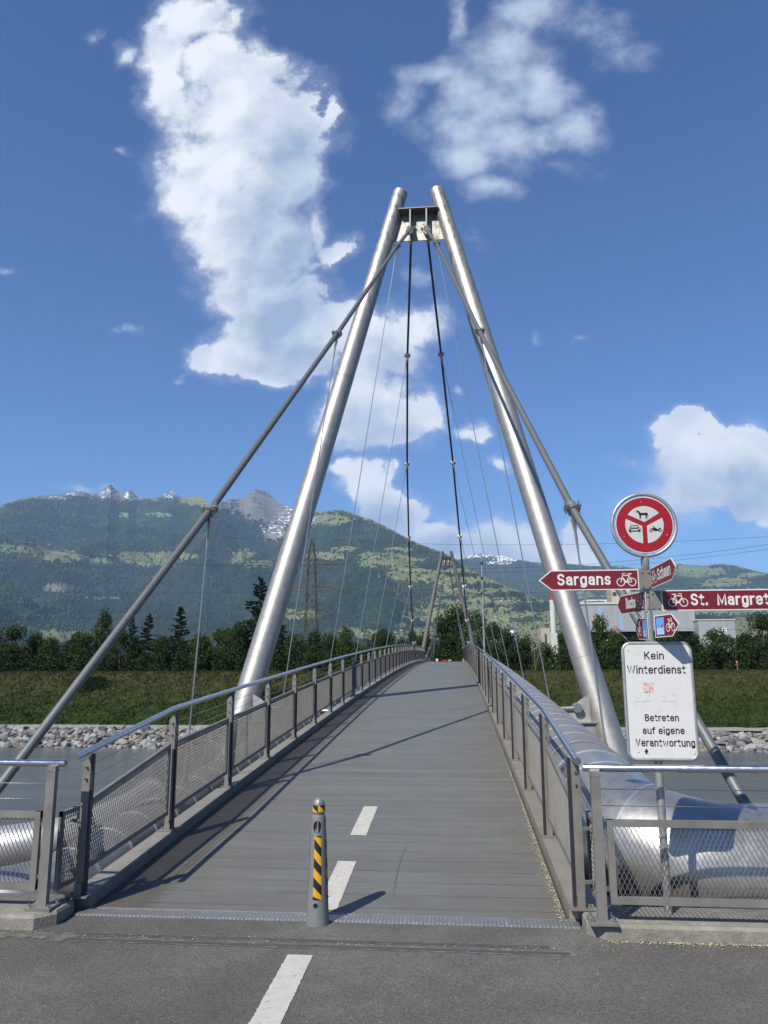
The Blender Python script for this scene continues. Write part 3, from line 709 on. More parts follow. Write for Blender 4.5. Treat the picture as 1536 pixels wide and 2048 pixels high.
# ------------------------------------------------------------------ pylons and cables
XC = 0.10
def mir(p, far): return Vector((p[0], 2*MID-p[1], p[2])) if far else Vector(p)
def legpt(s, z): return Vector((XC+s*(4.02-0.2215*z), 11.77+0.2622*z, z))
def pylon(far, label):
    root = thing('bridge_pylon', mir((XC, 10.2, -6), far), label, 'pylon')
    for s in (-1, 1):
        a, c = legpt(s, -6.2), legpt(s, 15.62)
        pts = [mir(a.lerp(c, t), far) for t in (0, .3, .6, 1.0)]
        lg = MB().tube(pts, [0.30, 0.29, 0.262, 0.225], 40).build('leg', 'tower', root, smooth=True)
        # weld seam bands
        g = MB()
        for t in (0.36, 0.70):
            p = a.lerp(c, t); d = (c-a).normalized(); g.tube([mir(p-d*0.006, far), mir(p+d*0.006, far)], 0.2865, 40, cap=False)
        g.build('weld_seam', 'galv', lg)
    # head plate in the plane of the legs with flange, stiffeners and saddles
    d = (legpt(0, 15)-legpt(0, 5)).normalized()
    def P(x, z, off=0.0):
        p = legpt(0, z); return mir(Vector((XC+x, p.y+off, z)), far)
    yo = -0.10
    def slab(x0a, x1a, za, x0b, x1b, zb, o0, o1):
        g.add([P(x0a, za, o0), P(x1a, za, o0), P(x1b, zb, o0), P(x0b, zb, o0), P(x0a, za, o1), P(x1a, za, o1), P(x1b, zb, o1), P(x0b, zb, o1)], [(0,1,2,3),(7,6,5,4),(0,4,5,1),(1,5,6,2),(2,6,7,3),(3,7,4,0)])
    g = MB(); slab(-.82, .82, 13.78, -.62, .62, 14.80, 0.05, 0.09); pl = g.build('head_plate', 'plate', root)
    g = MB(); slab(-.60, .60, 14.80, -.60, .60, 14.83, -0.28, 0.30); g.build('top_flange', 'galv', root)
    for s in (-1, 1):
        g = MB(); x = s*0.24
        slab(x-.022, x+.022, 14.05, x-.022, x+.022, 14.797, -0.26, 0.05); g.build('stiffener', 'galv', root)
        g = MB(); slab(x-.022, x+.022, 13.9, x-.022, x+.022, 14.797, 0.09, 0.30); g.build('stiffener', 'galv', root)
    # transverse beam under the deck with strut and pin bracket
    zb = dz(11.8)
    g = MB(); g.bar(mir((XC-3.95, 11.85, zb-0.42), far), mir((XC+3.95, 11.85, zb-0.42), far), 0.34, 0.42)
    g.bar(mir((XC-3.9, 11.85, zb-0.19), far), mir((XC+3.9, 11.85, zb-0.19), far), 0.46, 0.03); g.bar(mir((XC-3.9, 11.85, zb-0.65), far), mir((XC+3.9, 11.85, zb-0.65), far), 0.46, 0.03)
    g.build('cross_beam', 'plate', root)
    for s in (-1, 1):
        g = MB(); g.tube([mir((XC+s*1.9, 11.75, zb+0.02), far), mir((XC+s*3.35, 11.75, zb+0.10), far)], 0.045, 12)
        g.tube([mir((XC+s*3.38, 11.65, zb+0.11), far), mir((XC+s*3.38, 11.85, zb+0.11), far)], 0.10, 20); g.build('strut', 'clampm', root, smooth=True)
        g = MB(); mx = Matrix(((1, 0, 0, XC), (0, 0, 1, mir((0, 11.8, 0), far).y), (0, 1, 0, zb), (0, 0, 0, 1)))
        g.prism([(s*2.75, -.18), (s*3.85, -.18), (s*3.72, .42), (s*3.45, .26), (s*3.2, .05), (s*2.85, .0)], -0.03, 0.03, mx); g.build('bracket', 'plate', root)
        f = legpt(s, -6.2); g = MB(); g.lathe(mir(f, far)+Vector((0, 0, -3.4)), [(1.1, 0), (1.1, 3.2), (.85, 3.5)], 24); g.build('footing', 'concrete', root, smooth=True)
    return root
pylon(False, 'near A-shaped stainless steel pylon towering over the deck')
pylon(True, 'small far A-shaped steel pylon at the other end of the footbridge')
HS = 4.7864; YB = [3.70, 8.49, 13.27]
BACK = {3.70: (2.19, 3.50, 3.43), 8.49: (1.37, 7.87, 7.80), 13.27: (0.52, 12.40, 12.40)}
def clamp_mb(p, d, far, r=0.055, sc=1.0):
    g = MB(); d = Vector(d).normalized()
    q = Vector((0, 0, 1)); q = (q-d*q.dot(d)).normalized(); xx = d.cross(q)
    mx = Matrix((xx, d, q)).transposed()
    g.tube([Vector(p)-d*0.08*sc, Vector(p)+d*0.08*sc], 0.085*sc, 16); g.box(Vector(p)-q*0.05*sc, (0.09*sc, 0.14*sc, 0.12*sc), mx)
    g.box(Vector(p)+q*0.05*sc, (0.25*sc, 0.05*sc, 0.04*sc), mx); g.box(Vector(p)-q*0.03*sc, (0.24*sc, 0.05*sc, 0.04*sc), mx)
    for a in (-1, 1):
        for b_ in (-1, 1): g.tube([Vector(p)+xx*a*0.10*sc+d*b_*0.05*sc-q*0.07*sc, Vector(p)+xx*a*0.10*sc+d*b_*0.05*sc+q*0.09*sc], 0.016*sc, 8)
    return g
def hanger(root, top, bot, d, far, name_m='rod', sc=1.0):
    top, bot = Vector(top), Vector(bot); dr = (bot-top).normalized()
    sc = sc*0.78
    cl = clamp_mb(top, d, far, sc=sc).build('cable_clamp', 'clampm', root)
    g = MB(); g.bar(top+dr*0.06*sc, top+dr*0.20*sc, 0.05*sc, 0.10*sc, (0, 1, 0)); g.tube([top+dr*0.18*sc, top+dr*0.34*sc, top+dr*0.36*sc, top+dr*0.62*sc], [0.046*sc, 0.026*sc, 0.021*sc, 0.019*sc], 10)
    g.build('fork_end', 'clampm', cl, smooth=True, sharp=30)
    L = (bot-top).length
    h = MB().tube([top+dr*0.55*sc, bot-dr*0.5], 0.0105, 8).build('hanger_rod', name_m, root)
    g = MB(); g.tube([bot-dr*0.62, bot-dr*0.2, bot], [0.024, 0.034, 0.034], 10); g.build('lower_socket', 'galv', h, smooth=True)
def deck_anchor(s, Y):
    far = Y > MID; y = 2*MID-Y if far else Y
    zz = dz(min(Y, Y1)) if not far else dz(Y) if Y < Y1 else 0
    return Vector((XC*0+s*(2.24 if s < 0 else 2.62), Y, (dz(y) if far else dz(Y))-0.05))
lab = {(-1, False): 'thick grey backstay cable running down to the left beside the road', (1, False): 'thick grey backstay cable coming down on the right behind the signpost',
       (-1, True): 'far backstay cable left of the distant pylon', (1, True): 'far backstay cable right of the distant pylon'}
for far in (False, True):
    for s in (-1, 1):
        tp = (XC+s*0.24, 15.28, 14.04)
        pts = [Vector(tp)]
        for y in YB[::-1]:
            x, zl, zr = BACK[y]; pts.append(Vector((0.14+s*x, y, zl if s < 0 else zr)))
        last = pts[-1]; dd = Vector((0.82, -2.43, -2.81)) if s > 0 else Vector((-0.95, -2.48, -2.87)); pts.append(last+dd); pts.append(last+dd*(1.12 if s > 0 else 1.5))
        P_ = [mir(p, far) for p in pts]
        root = thing('backstay_cable', P_[-1], lab[(s, far)], 'cable')
        MB().tube(P_, 0.045, 16).build('cable', 'cable', root, smooth=True)
        g = MB(); d = (P_[1]-P_[0]).normalized(); g.tube([P_[0]-d*0.05, P_[0]+d*0.28, P_[0]+d*0.62], [0.10, 0.10, 0.06], 16)
        for a in (-1, 1): g.bar(P_[0]-d*0.42+Vector((a*0.065, 0, 0)), P_[0]+d*0.02+Vector((a*0.065, 0, 0)), 0.035, 0.17)
        g.tube([P_[0]-d*0.30+Vector((-0.13, 0, 0)), P_[0]-d*0.30+Vector((0.13, 0, 0))], 0.05, 12)
        g.build('socket', 'clampm', root, smooth=True, sharp=30)
        for i, y in enumerate(YB[::-1]):
            p = pts[1+i]; bt = deck_anchor(s, y)
            hanger(root, mir(p, far), mir(bt, far), P_[1+i]-P_[i], far)
def mz(Y):
    # main cable height, fitted through the clamps
    return 1.15+0.00690*(Y-MID)**2-0.0
def mx_(Y): return 0.24+(2.10-0.24)*min(1, ((Y-15.9)/(MID-15.9)))**0.62
for s in (-1, 1):
    ysn = [MID-HS*j for j in range(8, -9, -1)]
    pts = [Vector((XC+s*0.24, 15.95, 14.30))]+[Vector((0.13+s*mx_(min(y, 2*MID-y)), y, mz(y))) for y in ysn]+[Vector((XC+s*0.24, 2*MID-15.95, 14.30))]
    root = thing('main_cable', pts[0], 'dark suspension cable sagging along the %s side of the deck' % ('left' if s < 0 else 'right'), 'cable')
    MB().tube(pts, 0.036, 14).build('cable', 'cabledark', root, smooth=True)
    for e in (0, -1):
        g = MB(); d = (pts[1]-pts[0] if e == 0 else pts[-2]-pts[-1]).normalized(); g.tube([pts[e]-d*0.05, pts[e]+d*0.15, pts[e]+d*0.3], [0.07, 0.07, 0.05], 14); g.build('socket', 'clampm', root, smooth=True)
    for i, y in enumerate(ysn):
        p = pts[1+i]; bt = deck_anchor(s, y)
        if (p-bt).length < 1.6:
            MB().tube([p, bt], 0.0125, 8).build('hanger_rod', 'rod', root); clamp_mb(p, pts[2+i]-p, False).build('cable_clamp', 'clampm', root); continue
        hanger(root, p, bt, pts[1+i]-pts[i], False)

# ------------------------------------------------------------------ district heating pipes
def path_pipe(pts, r, n, root, ms, every, rg=0.009, hw_=0.011, ysplit=2.3):
    """one shell with raised ring seams; matt on the straight run, brighter sheets on the bend"""
    P = [Vector(p) for p in pts]; out = []; acc = 0; nxt = every*0.5
    for a, c in zip(P, P[1:]):
        L = (c-a).length; d = (c-a).normalized(); out.append((a, r, 0))
        while nxt <= acc+L-hw_*1.5:
            if nxt-acc > hw_*1.5:
                p = a+d*(nxt-acc)
                out += [(p-d*hw_*1.02, r, 0), (p-d*hw_, r+rg, 1), (p+d*hw_, r+rg, 1), (p+d*hw_*1.02, r, 0)]
            nxt += every
        acc += L
    out.append((P[-1], r, 0))
    g = MB(); g.tube([o[0] for o in out], [o[1] for o in out], n)
    for k in range(len(out)-1):
        ring = out[k][2] or out[k+1][2]; mi = 2 if ring else (0 if out[k][0].y > ysplit else 1)
        for j in range(n): g.mi[k*n+j] = mi
    g.mi[-1] = g.mi[-2] = 1
    return g.build('pipe_shell', ms, root, smooth=True, sharp=45)
def pipe_line(x, dzc, ystart, bend_r, zend, xend, s, far_y=100):
    pts = []
    y = far_y
    while y > ystart: pts.append(Vector((x, y, dz(y)+dzc))); y -= 1.5 if y > 12 else 0.75
    zz = dz(ystart)+dzc
    n = 7
    for i in range(n+1):
        a = (PI/2)*i/n; t = i/n
        pts.append(Vector((x+s*bend_r*(1-math.cos(a)), ystart-bend_r*math.sin(a), zz+(zend-zz)*t)))
    pts.append(Vector((x+s*(bend_r+0.8), ystart-bend_r, zend))); pts.append(Vector((xend, ystart-bend_r, zend)))
    return pts
root = thing('insulated_pipe', (2.17, 1, 0.2), 'huge silver insulated pipe along the right railing with elbow behind the fence', 'pipe')
PP = pipe_line(2.20, 0.25, 1.62, 0.66, 0.13, 9.0, 1)
path_pipe(PP, 0.47, 56, root, ['cladm', 'clad', 'seam'], 0.58)
for y in (2.8, 9.9, 17.1):
    p = Vector((2.20, y, dz(y)+0.25)); MB().tube([p-Vector((0, .010, 0)), p+Vector((0, .010, 0))], 0.4785, 48, cap=False).build('joint_gasket', 'seamdark', root)
root = thing('insulated_pipe', (-2.2, 1, 0), 'silver insulated pipe with elbow low behind the left railing', 'pipe')
PP = pipe_line(-2.26, -0.17, 1.25, 0.60, -0.20, -9.0, -1)
path_pipe(PP, 0.28, 44, root, ['cladm', 'clad', 'seam'], 0.58, ysplit=2.0)
root = thing('grey_pipe', (-2.9, 2.5, 0), 'thinner dull grey pipe with flanged end behind the left mesh panels', 'pipe')
pts = [Vector((-2.80, 4.1, 0.02)), Vector((-2.82, 3.5, -0.02)), Vector((-2.95, 3.0, -0.08)), Vector((-3.25, 2.68, -0.14)), Vector((-3.8, 2.55, -0.2)), Vector((-9, 2.55, -0.25))]
MB().tube(pts, 0.21, 28).build('pipe_shell', 'cladr', root, smooth=True)
g = MB(); d = Vector((0.05, 1, 0.08)).normalized(); g.tube([pts[0], pts[0]+d*0.05], 0.25, 28); g.tube([pts[0]+d*0.05, pts[0]+d*0.22], 0.17, 24); g.build('flange', 'galvdark', root, smooth=True, sharp=30)

# ------------------------------------------------------------------ sign post
PX, PYs = 2.24, 0.055
pole = thing('sign_pole', (PX, PYs, -1.3), 'round galvanised pole behind the fence carrying all the signs', 'pole')
MB().tube([(PX, PYs, -1.3), (PX, PYs, 2.40)], 0.0262, 24).build('tube', 'galvdark', pole, smooth=True)
g = MB()
for z in (1.10, 1.70, 2.03, 2.11, 2.17, 2.26): g.tube([(PX, PYs, z-.012), (PX, PYs, z+.012)], 0.0315, 20); g.box((PX+.034, PYs-.01, z), (.02, .018, .02)); g.tube([(PX+.02, PYs-.034, z), (PX+.052, PYs-.034, z)], .005, 8)
g.build('pipe_clamps', 'galv', pole, smooth=True, sharp=30)
def frame(o, u):
    u = Vector(u).normalized(); v = Vector((0, 0, 1)); n = u.cross(v)   # faces the viewer when u points right
    o = Vector(o); return Matrix(((u.x, v.x, n.x, o.x), (u.y, v.y, n.y, o.y), (u.z, v.z, n.z, o.z), (0, 0, 0, 1)))
def arc(cx_, cy_, rx, ry, a0, a1, n=12):
    return [(cx_+rx*math.cos(math.radians(a0+(a1-a0)*k/n)), cy_+ry*math.sin(math.radians(a0+(a1-a0)*k/n))) for k in range(n+1)]
XH = 0.73
def glyph(c):
    """strokes of a narrow grotesque letter, cap height 1; returns width, polylines"""
    X = XH; W_ = .42; r = .20
    hump = lambda x, w=W_: [(x, X-.24)]+arc(x+w/2, X-r, w/2, r, 180, 0)+[(x+w, 0)]
    loop = [(0, X-r)]+arc(W_/2, X-r, W_/2, r, 180, 0)+arc(W_/2, r, W_/2, r, 0, -180)+[(0, X-r)]
    G = {'n': (W_, [[(0, 0), (0, X)], hump(0)]), 'h': (W_, [[(0, 0), (0, 1)], hump(0)]), 'r': (.25, [[(0, 0), (0, X)], [(0, X-.26)]+arc(.26, X-.24, .26, .24, 180, 88)]),
         'u': (W_, [[(0, X), (0, r)]+arc(W_/2, r, W_/2, r, 180, 360), [(W_, 0), (W_, X)]]), 'o': (W_, [loop]),
         'e': (W_, [[(0.02, .38), (W_, .38), (W_, X-r)]+arc(W_/2, X-r, W_/2, r, 0, 180)+[(0, r)]+arc(W_/2, r, W_/2, r, 180, 335)]),
         'c': (.38, [arc(.20, X-r, .20, r, 18, 180)+arc(.20, r, .20, r, 180, 342)]),
         'a': (.40, [arc(.20, X-.19, .19, .19, 160, 0)+[(.39, 0)], [(.39, .43), (.20, .42)]+arc(.19, .215, .19, .205, 90, 270)+[(.24, .01), (.39, .15)]]),
         's': (.36, [arc(.18, X-.18, .18, .18, 22, 270)+arc(.18, .18, .18, .18, 90, -158)]),
         'S': (.46, [arc(.23, .755, .225, .245, 22, 270)+arc(.23, .255, .23, .255, 90, -160)]),
         'g': (W_, [loop, [(W_, X), (W_, -.05)]+arc(W_/2, -.07, W_/2, .18, 0, -150)]),
         't': (.27, [[(.10, .92), (.10, .15)]+arc(.25, .16, .15, .16, 180, 270), [(-.03, X), (.27, X)]]),
         'd': (W_, [loop, [(W_, 0), (W_, 1)]]), 'i': (.0, [[(0, 0), (0, X-.03)], [(0, 1.03), (0, 1.05)]]),
         'f': (.26, [[(.08, 0), (.08, .83)]+arc(.23, .84, .15, .16, 180, 90), [(-.04, X), (.25, X)]]),
         'w': (.66, [[(0, X), (.17, 0), (.33, X), (.49, 0), (.66, X)]]), 'W': (.86, [[(0, 1), (.21, 0), (.43, 1), (.65, 0), (.86, 1)]]),
         'V': (.54, [[(0, 1), (.27, 0), (.54, 1)]]), 'K': (.52, [[(0, 0), (0, 1)], [(.50, 1), (.02, .42)], [(.16, .60), (.52, 0)]]),
         'B': (.47, [[(0, 0), (0, 1), (.22, 1)]+arc(.22, .77, .22, .23, 90, -90)+[(0, .54)], [(.22, .54)]+arc(.22, .27, .25, .27, 90, -90)+[(0, 0)]]),
         'M': (.64, [[(0, 0), (0, 1), (.32, .12), (.64, 1), (.64, 0)]]), '.': (0, [[(0, 0), (0, .09)]]), ' ': (.14, []),
         '5': (.44, [[(.42, 1), (.06, 1), (.03, .56)]+arc(.22, .31, .22, .31, 130, -150)])}
    return G[c]
def text_obj(txt, mx, x0, x1, y0, y1, m, parent, off, sw=0.168, gap=0.13, name='lettering', **kw):
    """letters drawn as flat strokes; sw stroke width and gap in cap heights"""
    H = y1-y0; xs, pos, tot = [], [], 0
    for c in txt: pos.append(tot+sw/2); tot += glyph(c)[0]+sw+gap*(.5 if c == ' ' else 1)
    tot -= gap
    kx = (x1-x0)/tot; w_ = sw*H; g = MB(); lay = 0
    hx = w_/2
    for c, p0 in zip(txt, pos):
        for pl in glyph(c)[1]:
            pts = [Vector((x0+(p0+x)*kx, y0+w_/2+(y if y > 0 else y)*(H-w_)+(0 if y >= 0 else 0))) for x, y in pl]
            q = [pts[0]]
            for t in pts[1:]:
                if (t-q[-1]).length > 1e-5: q.append(t)
            n = len(q); closed = (q[0]-q[-1]).length < 1e-5 and n > 3
            L_, R_ = [], []
            for i in range(n):
                a = q[i-1] if i > 0 else (q[-2] if closed else None); b_ = q[i+1] if i < n-1 else (q[1] if closed else None)
                d1 = (q[i]-a).normalized() if a is not None else None; d2 = (b_-q[i]).normalized() if b_ is not None else None
                if d1 is None: d1 = d2
                if d2 is None: d2 = d1
                n1 = Vector((-d1.y, d1.x)); n2 = Vector((-d2.y, d2.x)); mm = n1+n2; dn = 1+n1.dot(n2)
                mm = mm/max(dn, .42); pt = Vector(q[i])
                if a is None: pt = pt-d2*hx
                if b_ is None: pt = pt+d1*hx
                L_.append(pt+mm*hx); R_.append(pt-mm*hx)
            z = off+lay*0.00004; lay += 1
            vs = [mx @ Vector((v.x, v.y, z)) for v in L_]+[mx @ Vector((v.x, v.y, z)) for v in R_]
            g.add(vs, [(i, n+i, n+i+1, i+1) for i in range(n-1)])
    return g.build(name, m, parent)
def ring2(g, c, r, w_, mx, t0, n=28, sy=1.0):
    vs = []
    for k in range(n):
        a = 2*PI*k/n
        for rr in (r-w_/2, r+w_/2): vs.append(mx @ Vector((c[0]+rr*math.cos(a), c[1]+rr*math.sin(a)*sy, t0)))
    g.add(vs, [(2*k, 2*k+1, (2*k+3) % (2*n), (2*k+2) % (2*n)) for k in range(n)])
def line2(g, pts, w_, mx, t0):
    for a, c in zip(pts, pts[1:]):
        d = Vector((c[0]-a[0], c[1]-a[1])); L = d.length; d /= L; q = Vector((-d.y, d.x))*w_/2; e = d*w_*0.35
        A_ = Vector(a)-e; B_ = Vector(c)+e
        g.quad(*[mx @ Vector((p.x, p.y, t0)) for p in (A_-q, B_-q, B_+q, A_+q)])
def bike(mx, cx_, cy_, wd, parent, off, flip=1, sq=1.0, m='white'):
    g = MB(); s = wd/118.0
    mm = mx @ Matrix.Translation((cx_, cy_, 0)) @ Matrix.Diagonal((s*flip, s/sq, 1, 1))
    lw = 5.0
    ring2(g, (-33, -14), 23, lw, mm, off); ring2(g, (34, -14), 23, lw, mm, off+.0002)
    line2(g, [(-33, -14), (-20, 26), (18, 26)], lw, mm, off+.0004); line2(g, [(-24, 16), (2, -14), (18, 26), (34, -14), (2, -14)], lw*.9, mm, off+.0006)
    line2(g, [(18, 26), (22, 36)], lw*.9, mm, off+.0008); line2(g, [(12, 36), (32, 36)], lw*1.1, mm, off+.0010)
    line2(g, [(-20, 26), (-22, 38), (-8, 40), (-2, 36)], lw*.9, mm, off+.0012); line2(g, [(-4, -14), (8, -14)], lw*1.6, mm, off+.0014)
    return g.build('bicycle_symbol', m, parent)
def arrow_poly(L, H, tip, r=0.0, left=True):
    # body from tip side: local x from 0 (tip) to L, centred on y=0
    p = [(0, 0), (tip, -H/2), (L, -H/2), (L, H/2), (tip, H/2)]
    return p if left else [(L-x, y) for x, y in p][::-1]
def inset(p, d):
    # shrink a convex polygon
    n = len(p); out = []
    for i in range(n):
        a, b_, c = Vector(p[i-1]), Vector(p[i]), Vector(p[(i+1) % n])
        e1 = (b_-a).normalized(); e2 = (c-b_).normalized(); n1 = Vector((-e1.y, e1.x)); n2 = Vector((-e2.y, e2.x))
        k = (n1+n2); k = k/(1+n1.dot(n2)); out.append(tuple(b_+k*d))
    return out
def arrow_sign(o, u, L, H, tip, left, label, brk=None):
    """o: middle of the left end; faces the viewer"""
    mx = frame(o, u); p = arrow_poly(L, H, tip, left=left)
    root = thing('direction_sign', o, label, 'sign')
    MB().prism(p, -0.004, 0.0, mx).build('plate', 'white', root)
    MB().prism(inset(p, 0.0075), 0.0004, 0.0014, mx).build('maroon_field', 'maroon', root)
    if brk:
        g = MB(); a, c = brk; g.prism([(a, -H/2+.004), (c, -H/2+.004), (c, H/2-.004), (a, H/2-.004)], -0.010, -0.0045, mx)
        for xx in (a+(c-a)*.25, a+(c-a)*.75):
            for y in (-H*.36, H*.36): g.tube([mx @ Vector((xx, y, -.005)), mx @ Vector((xx, y, .004))], .006, 8)
        g.build('mounting_bracket', 'galv', root)
    return root, mx
# Sargans: x 1.50 .. 2.18, z 2.15 .. 2.29
H_ = 0.139
r, mx = arrow_sign((1.502, 0.0, 2.219), (1, 0, 0), 0.677, H_, 0.086, True, 'maroon cycle route arrow reading Sargans, pointing left', (0.68, 0.765))
text_obj('Sargans', mx, 0.128, 0.487, -0.036, 0.044, 'white', r, 0.0022)
bike(mx, 0.592, -0.002, 0.132, r, 0.0022)
# St. Margrethen: x 2.32 .. 3.25
r, mx = arrow_sign((2.320, 0.0, 2.074), (1, -0.01, 0), 0.95, H_, 0.086, False, 'long maroon cycle route arrow reading St. Margrethen, pointing right out of the frame', (-0.075, 0.0))
bike(mx, 0.108, 0.0, 0.132, r, 0.0022, flip=-1)
text_obj('St.  Margrethen', mx, 0.192, 0.855, -0.036, 0.044, 'white', r, 0.0022)
# Schaan: from the pole toward the viewer's right
o0 = at(1301, 1157.5, 0.02); u = at(1351.5, 1133, -0.52)-o0
r, mx = arrow_sign(o0, u, u.length, H_, 0.085, False, 'maroon cycle arrow reading Schaan, turned edge-on beside the top of the pole', (-0.04, 0.0))
bike(mx, 0.085, 0.0, 0.13, r, 0.0022, flip=-1); text_obj('Schaan', mx, 0.165, u.length-0.10, -0.036, 0.044, 'white', r, 0.0022)
# Buchs: from the pole away to the left
o0 = at(1234.5, 1211.5, 0.60); o1 = at(1291, 1201.5, 0.02); u = o1-o0
r, mx = arrow_sign(o0, u, u.length, H_, 0.085, True, 'maroon cycle arrow reading Buchs, turned away on the left of the pole', None)
text_obj('Buchs', mx, 0.20, u.length-0.19, -0.036, 0.044, 'white', r, 0.0022); bike(mx, u.length-0.095, 0.0, 0.14, r, 0.0022)
# the two little route 555 signs
def small555(o, u, left, label):
    u = Vector(u); L = u.length; mx = frame(o, u); H2 = 0.147
    root = thing('route_sign', o, label, 'sign'); p = arrow_poly(L, H2, 0.06, left=left)
    MB().prism(p, -0.004, 0.0, mx).build('plate', 'white', root); MB().prism(inset(p, 0.006), 0.0004, 0.0014, mx).build('maroon_field', 'maroon', root)
    bw = 0.32*L; x0 = (L-0.05*L-bw) if left else 0.08*L
    q = [(x0, -H2*.40), (x0+bw, -H2*.40), (x0+bw, H2*.38), (x0, H2*.38)]
    MB().prism(q, 0.0016, 0.0026, mx).build('blue_field', 'blue', root)
    text_obj('555', mx, x0+0.005, x0+bw-0.004, -H2*.36, -H2*.10, 'white', root, 0.0036)
    pass
    g = MB(); ctr = (x0+bw*.7, H2*.03); g.prism([(ctr[0]-.008, ctr[1]-.01), (ctr[0]+.010, ctr[1]-.008), (ctr[0]+.008, ctr[1]+.012)], .003, .0036, mx); g.build('emblem', 'red', root)
    bike(mx, (0.27*L+0.01) if left else 0.66*L, 0.0, L*0.36, root, 0.0022, flip=1 if left else -1, sq=0.60)
    return root
o0 = at(1309.5, 1253.5, -0.02); small555(o0, at(1358.5, 1248, -0.20)-o0, False, 'small maroon sign with blue 555 panel and bicycle, pointing right above the white board')
o0 = at(1271, 1258, 0.26); small555(o0, at(1296, 1257, 0.02)-o0, True, 'small shaded 555 cycle sign pointing left, half hidden by the pole')
# round prohibition sign
DC = Vector((2.240, 0.0, 2.597)); RD = 0.1945
root = thing('no_entry_sign', DC-Vector((0, 0, .21)), 'round red-rimmed sign banning horses, cars and motorcycles, on top of the pole', 'sign')
mx = frame(DC, (1, 0.02, 0))
circ = lambda r, n=72: [(r*math.cos(2*PI*k/n), r*math.sin(2*PI*k/n)) for k in range(n)]
MB().prism(circ(RD+0.0015), -0.004, 0.0, mx).build('plate', 'white', root)
MB().prism(circ(RD-0.003), 0.0004, 0.0014, mx).build('red_face', 'red', root)
K = RD/490.0*0.985
def sec(a0, a1, apex):
    return [apex]+[(0.1305*math.cos(math.radians(a0+(a1-a0)*k/24)), 0.1305*math.sin(math.radians(a0+(a1-a0)*k/24))) for k in range(25)]
g = MB(); g.prism(sec(37.5, 146.5, (0.001, 0.018)), .0016, .0024, mx); g.prism(sec(161, 263, (-0.016, -0.010)), .0016, .0024, mx); g.prism(sec(-83, 21, (0.0165, -0.008)), .0016, .0024, mx)
g.build('white_sectors', 'reflwhite', root)
def px2(l, cx0=765, cy0=680): return [((x-cx0)*K, (cy0-y)*K) for x, y in l]
horse = px2([(632,452),(640,440),(648,420),(656,417),(662,424),(684,434),(700,452),(712,464),(740,468),(770,466),(800,462),(820,464),(832,472),(838,500),(840,535),(832,550),(826,520),(822,492),(818,510),(812,520),(818,536),(820,560),(826,582),(816,586),(810,562),(806,545),(800,560),(796,574),(788,582),(784,576),(792,560),(796,538),(788,512),(764,508),(740,508),(716,514),(712,540),(714,562),(712,580),(702,582),(702,562),(698,540),(694,562),(692,578),(682,582),(684,572),(688,548),(688,520),(680,500),(674,480),(668,462),(656,452),(644,462)])
car = [px2([(508,730),(530,690),(642,688),(668,728),(655,730),(636,700),(536,702),(520,732)]), px2([(484,742),(500,730),(676,728),(690,740),(690,790),(686,800),(490,802),(486,790)]), px2([(500,800),(520,800),(518,824),(504,824)]), px2([(664,798),(682,798),(680,820),(668,820)])]
moto = [px2([(880,750),(905,745),(925,742),(900,720),(902,708),(915,712),(935,728),(960,742),(985,765),(1000,765),(1010,742),(1030,740),(1048,752),(1030,760),(1010,790),(975,798),(925,798),(915,780),(885,770)])]
g = MB(); g.prism(horse, .0026, .0034, mx); g.build('horse_symbol', 'ink', root)
g = MB()
for i, q in enumerate(car): g.prism(q, .0026+i*.0002, .0034+i*.0002, mx)
g.build('car_symbol', 'ink', root)
g = MB(); g.prism(px2([(520,756),(656,754),(648,780),(528,782)]), .0040, .0044, mx)
for c in ((502, 750), (672, 748)): g.prism([(x+(c[0]-765)*K, y+(680-c[1])*K) for x, y in circ(13*K, 20)], .0044, .0050, mx)
g.build('car_lights', 'reflwhite', root)
g = MB(); g.prism(moto[0], .0026, .0034, mx)
for c in ((874, 782), (1026, 780)): ring2(g, ((c[0]-765)*K, (680-c[1])*K), 24*K, 13*K, mx, .0037)
g.build('motorcycle_symbol', 'ink', root)
g = MB()
for x, y in ((730,275),(403,895),(1147,872)):
    q = px2([(x, y)])[0]; g.lathe(mx @ Vector((q[0], q[1], .0014)), [(0.0055, 0), (0.005, .002), (0.002, .0035)], 12, mx.to_3x3())
g.build('rivets', 'galv', root)
pts = [mx @ Vector(((RD+.022)*math.cos(a), (RD+.022)*math.sin(a), -.012)) for a in [2*PI*k/64-PI/2 for k in range(65)]]
MB().tube(pts, 0.0125, 14).build('tube_frame', 'galvdark', root, smooth=True)
MB().tube([mx @ Vector((0, -(RD+.030), -.014)), mx @ Vector((0, -(RD+.055), -.022)), (PX, PYs-.01, 2.30)], [.016, .0225, .026], 16).build('neck', 'galvdark', root, smooth=True)
# white notice board
BX0, BX1, BZ0, BZ1 = 2.034, 2.496, 1.026, 1.797
mx = frame(((BX0+BX1)/2, 0.0, (BZ0+BZ1)/2), (1, 0, 0)); bw, bh = BX1-BX0, BZ1-BZ0
def rrect(w_, h_, r, n=8):
    out = []
    for cx_, cy_, a0 in ((w_/2-r, h_/2-r, 0), (-w_/2+r, h_/2-r, 90), (-w_/2+r, -h_/2+r, 180), (w_/2-r, -h_/2+r, 270)):
        for k in range(n+1): a = math.radians(a0+90*k/n); out.append((cx_+r*math.cos(a), cy_+r*math.sin(a)))
    return out
root = thing('notice_board', (PX, 0, BZ0), 'white notice board in a grey tube frame reading Kein Winterdienst', 'sign')
MB().prism(rrect(bw-.038, bh-.038, .025), -0.004, 0.0, mx).build('plate', 'boardwhite', root)
pts = [mx @ Vector((x, y, -.010)) for x, y in rrect(bw-.020, bh-.020, .052, 10)]; pts.append(pts[0])
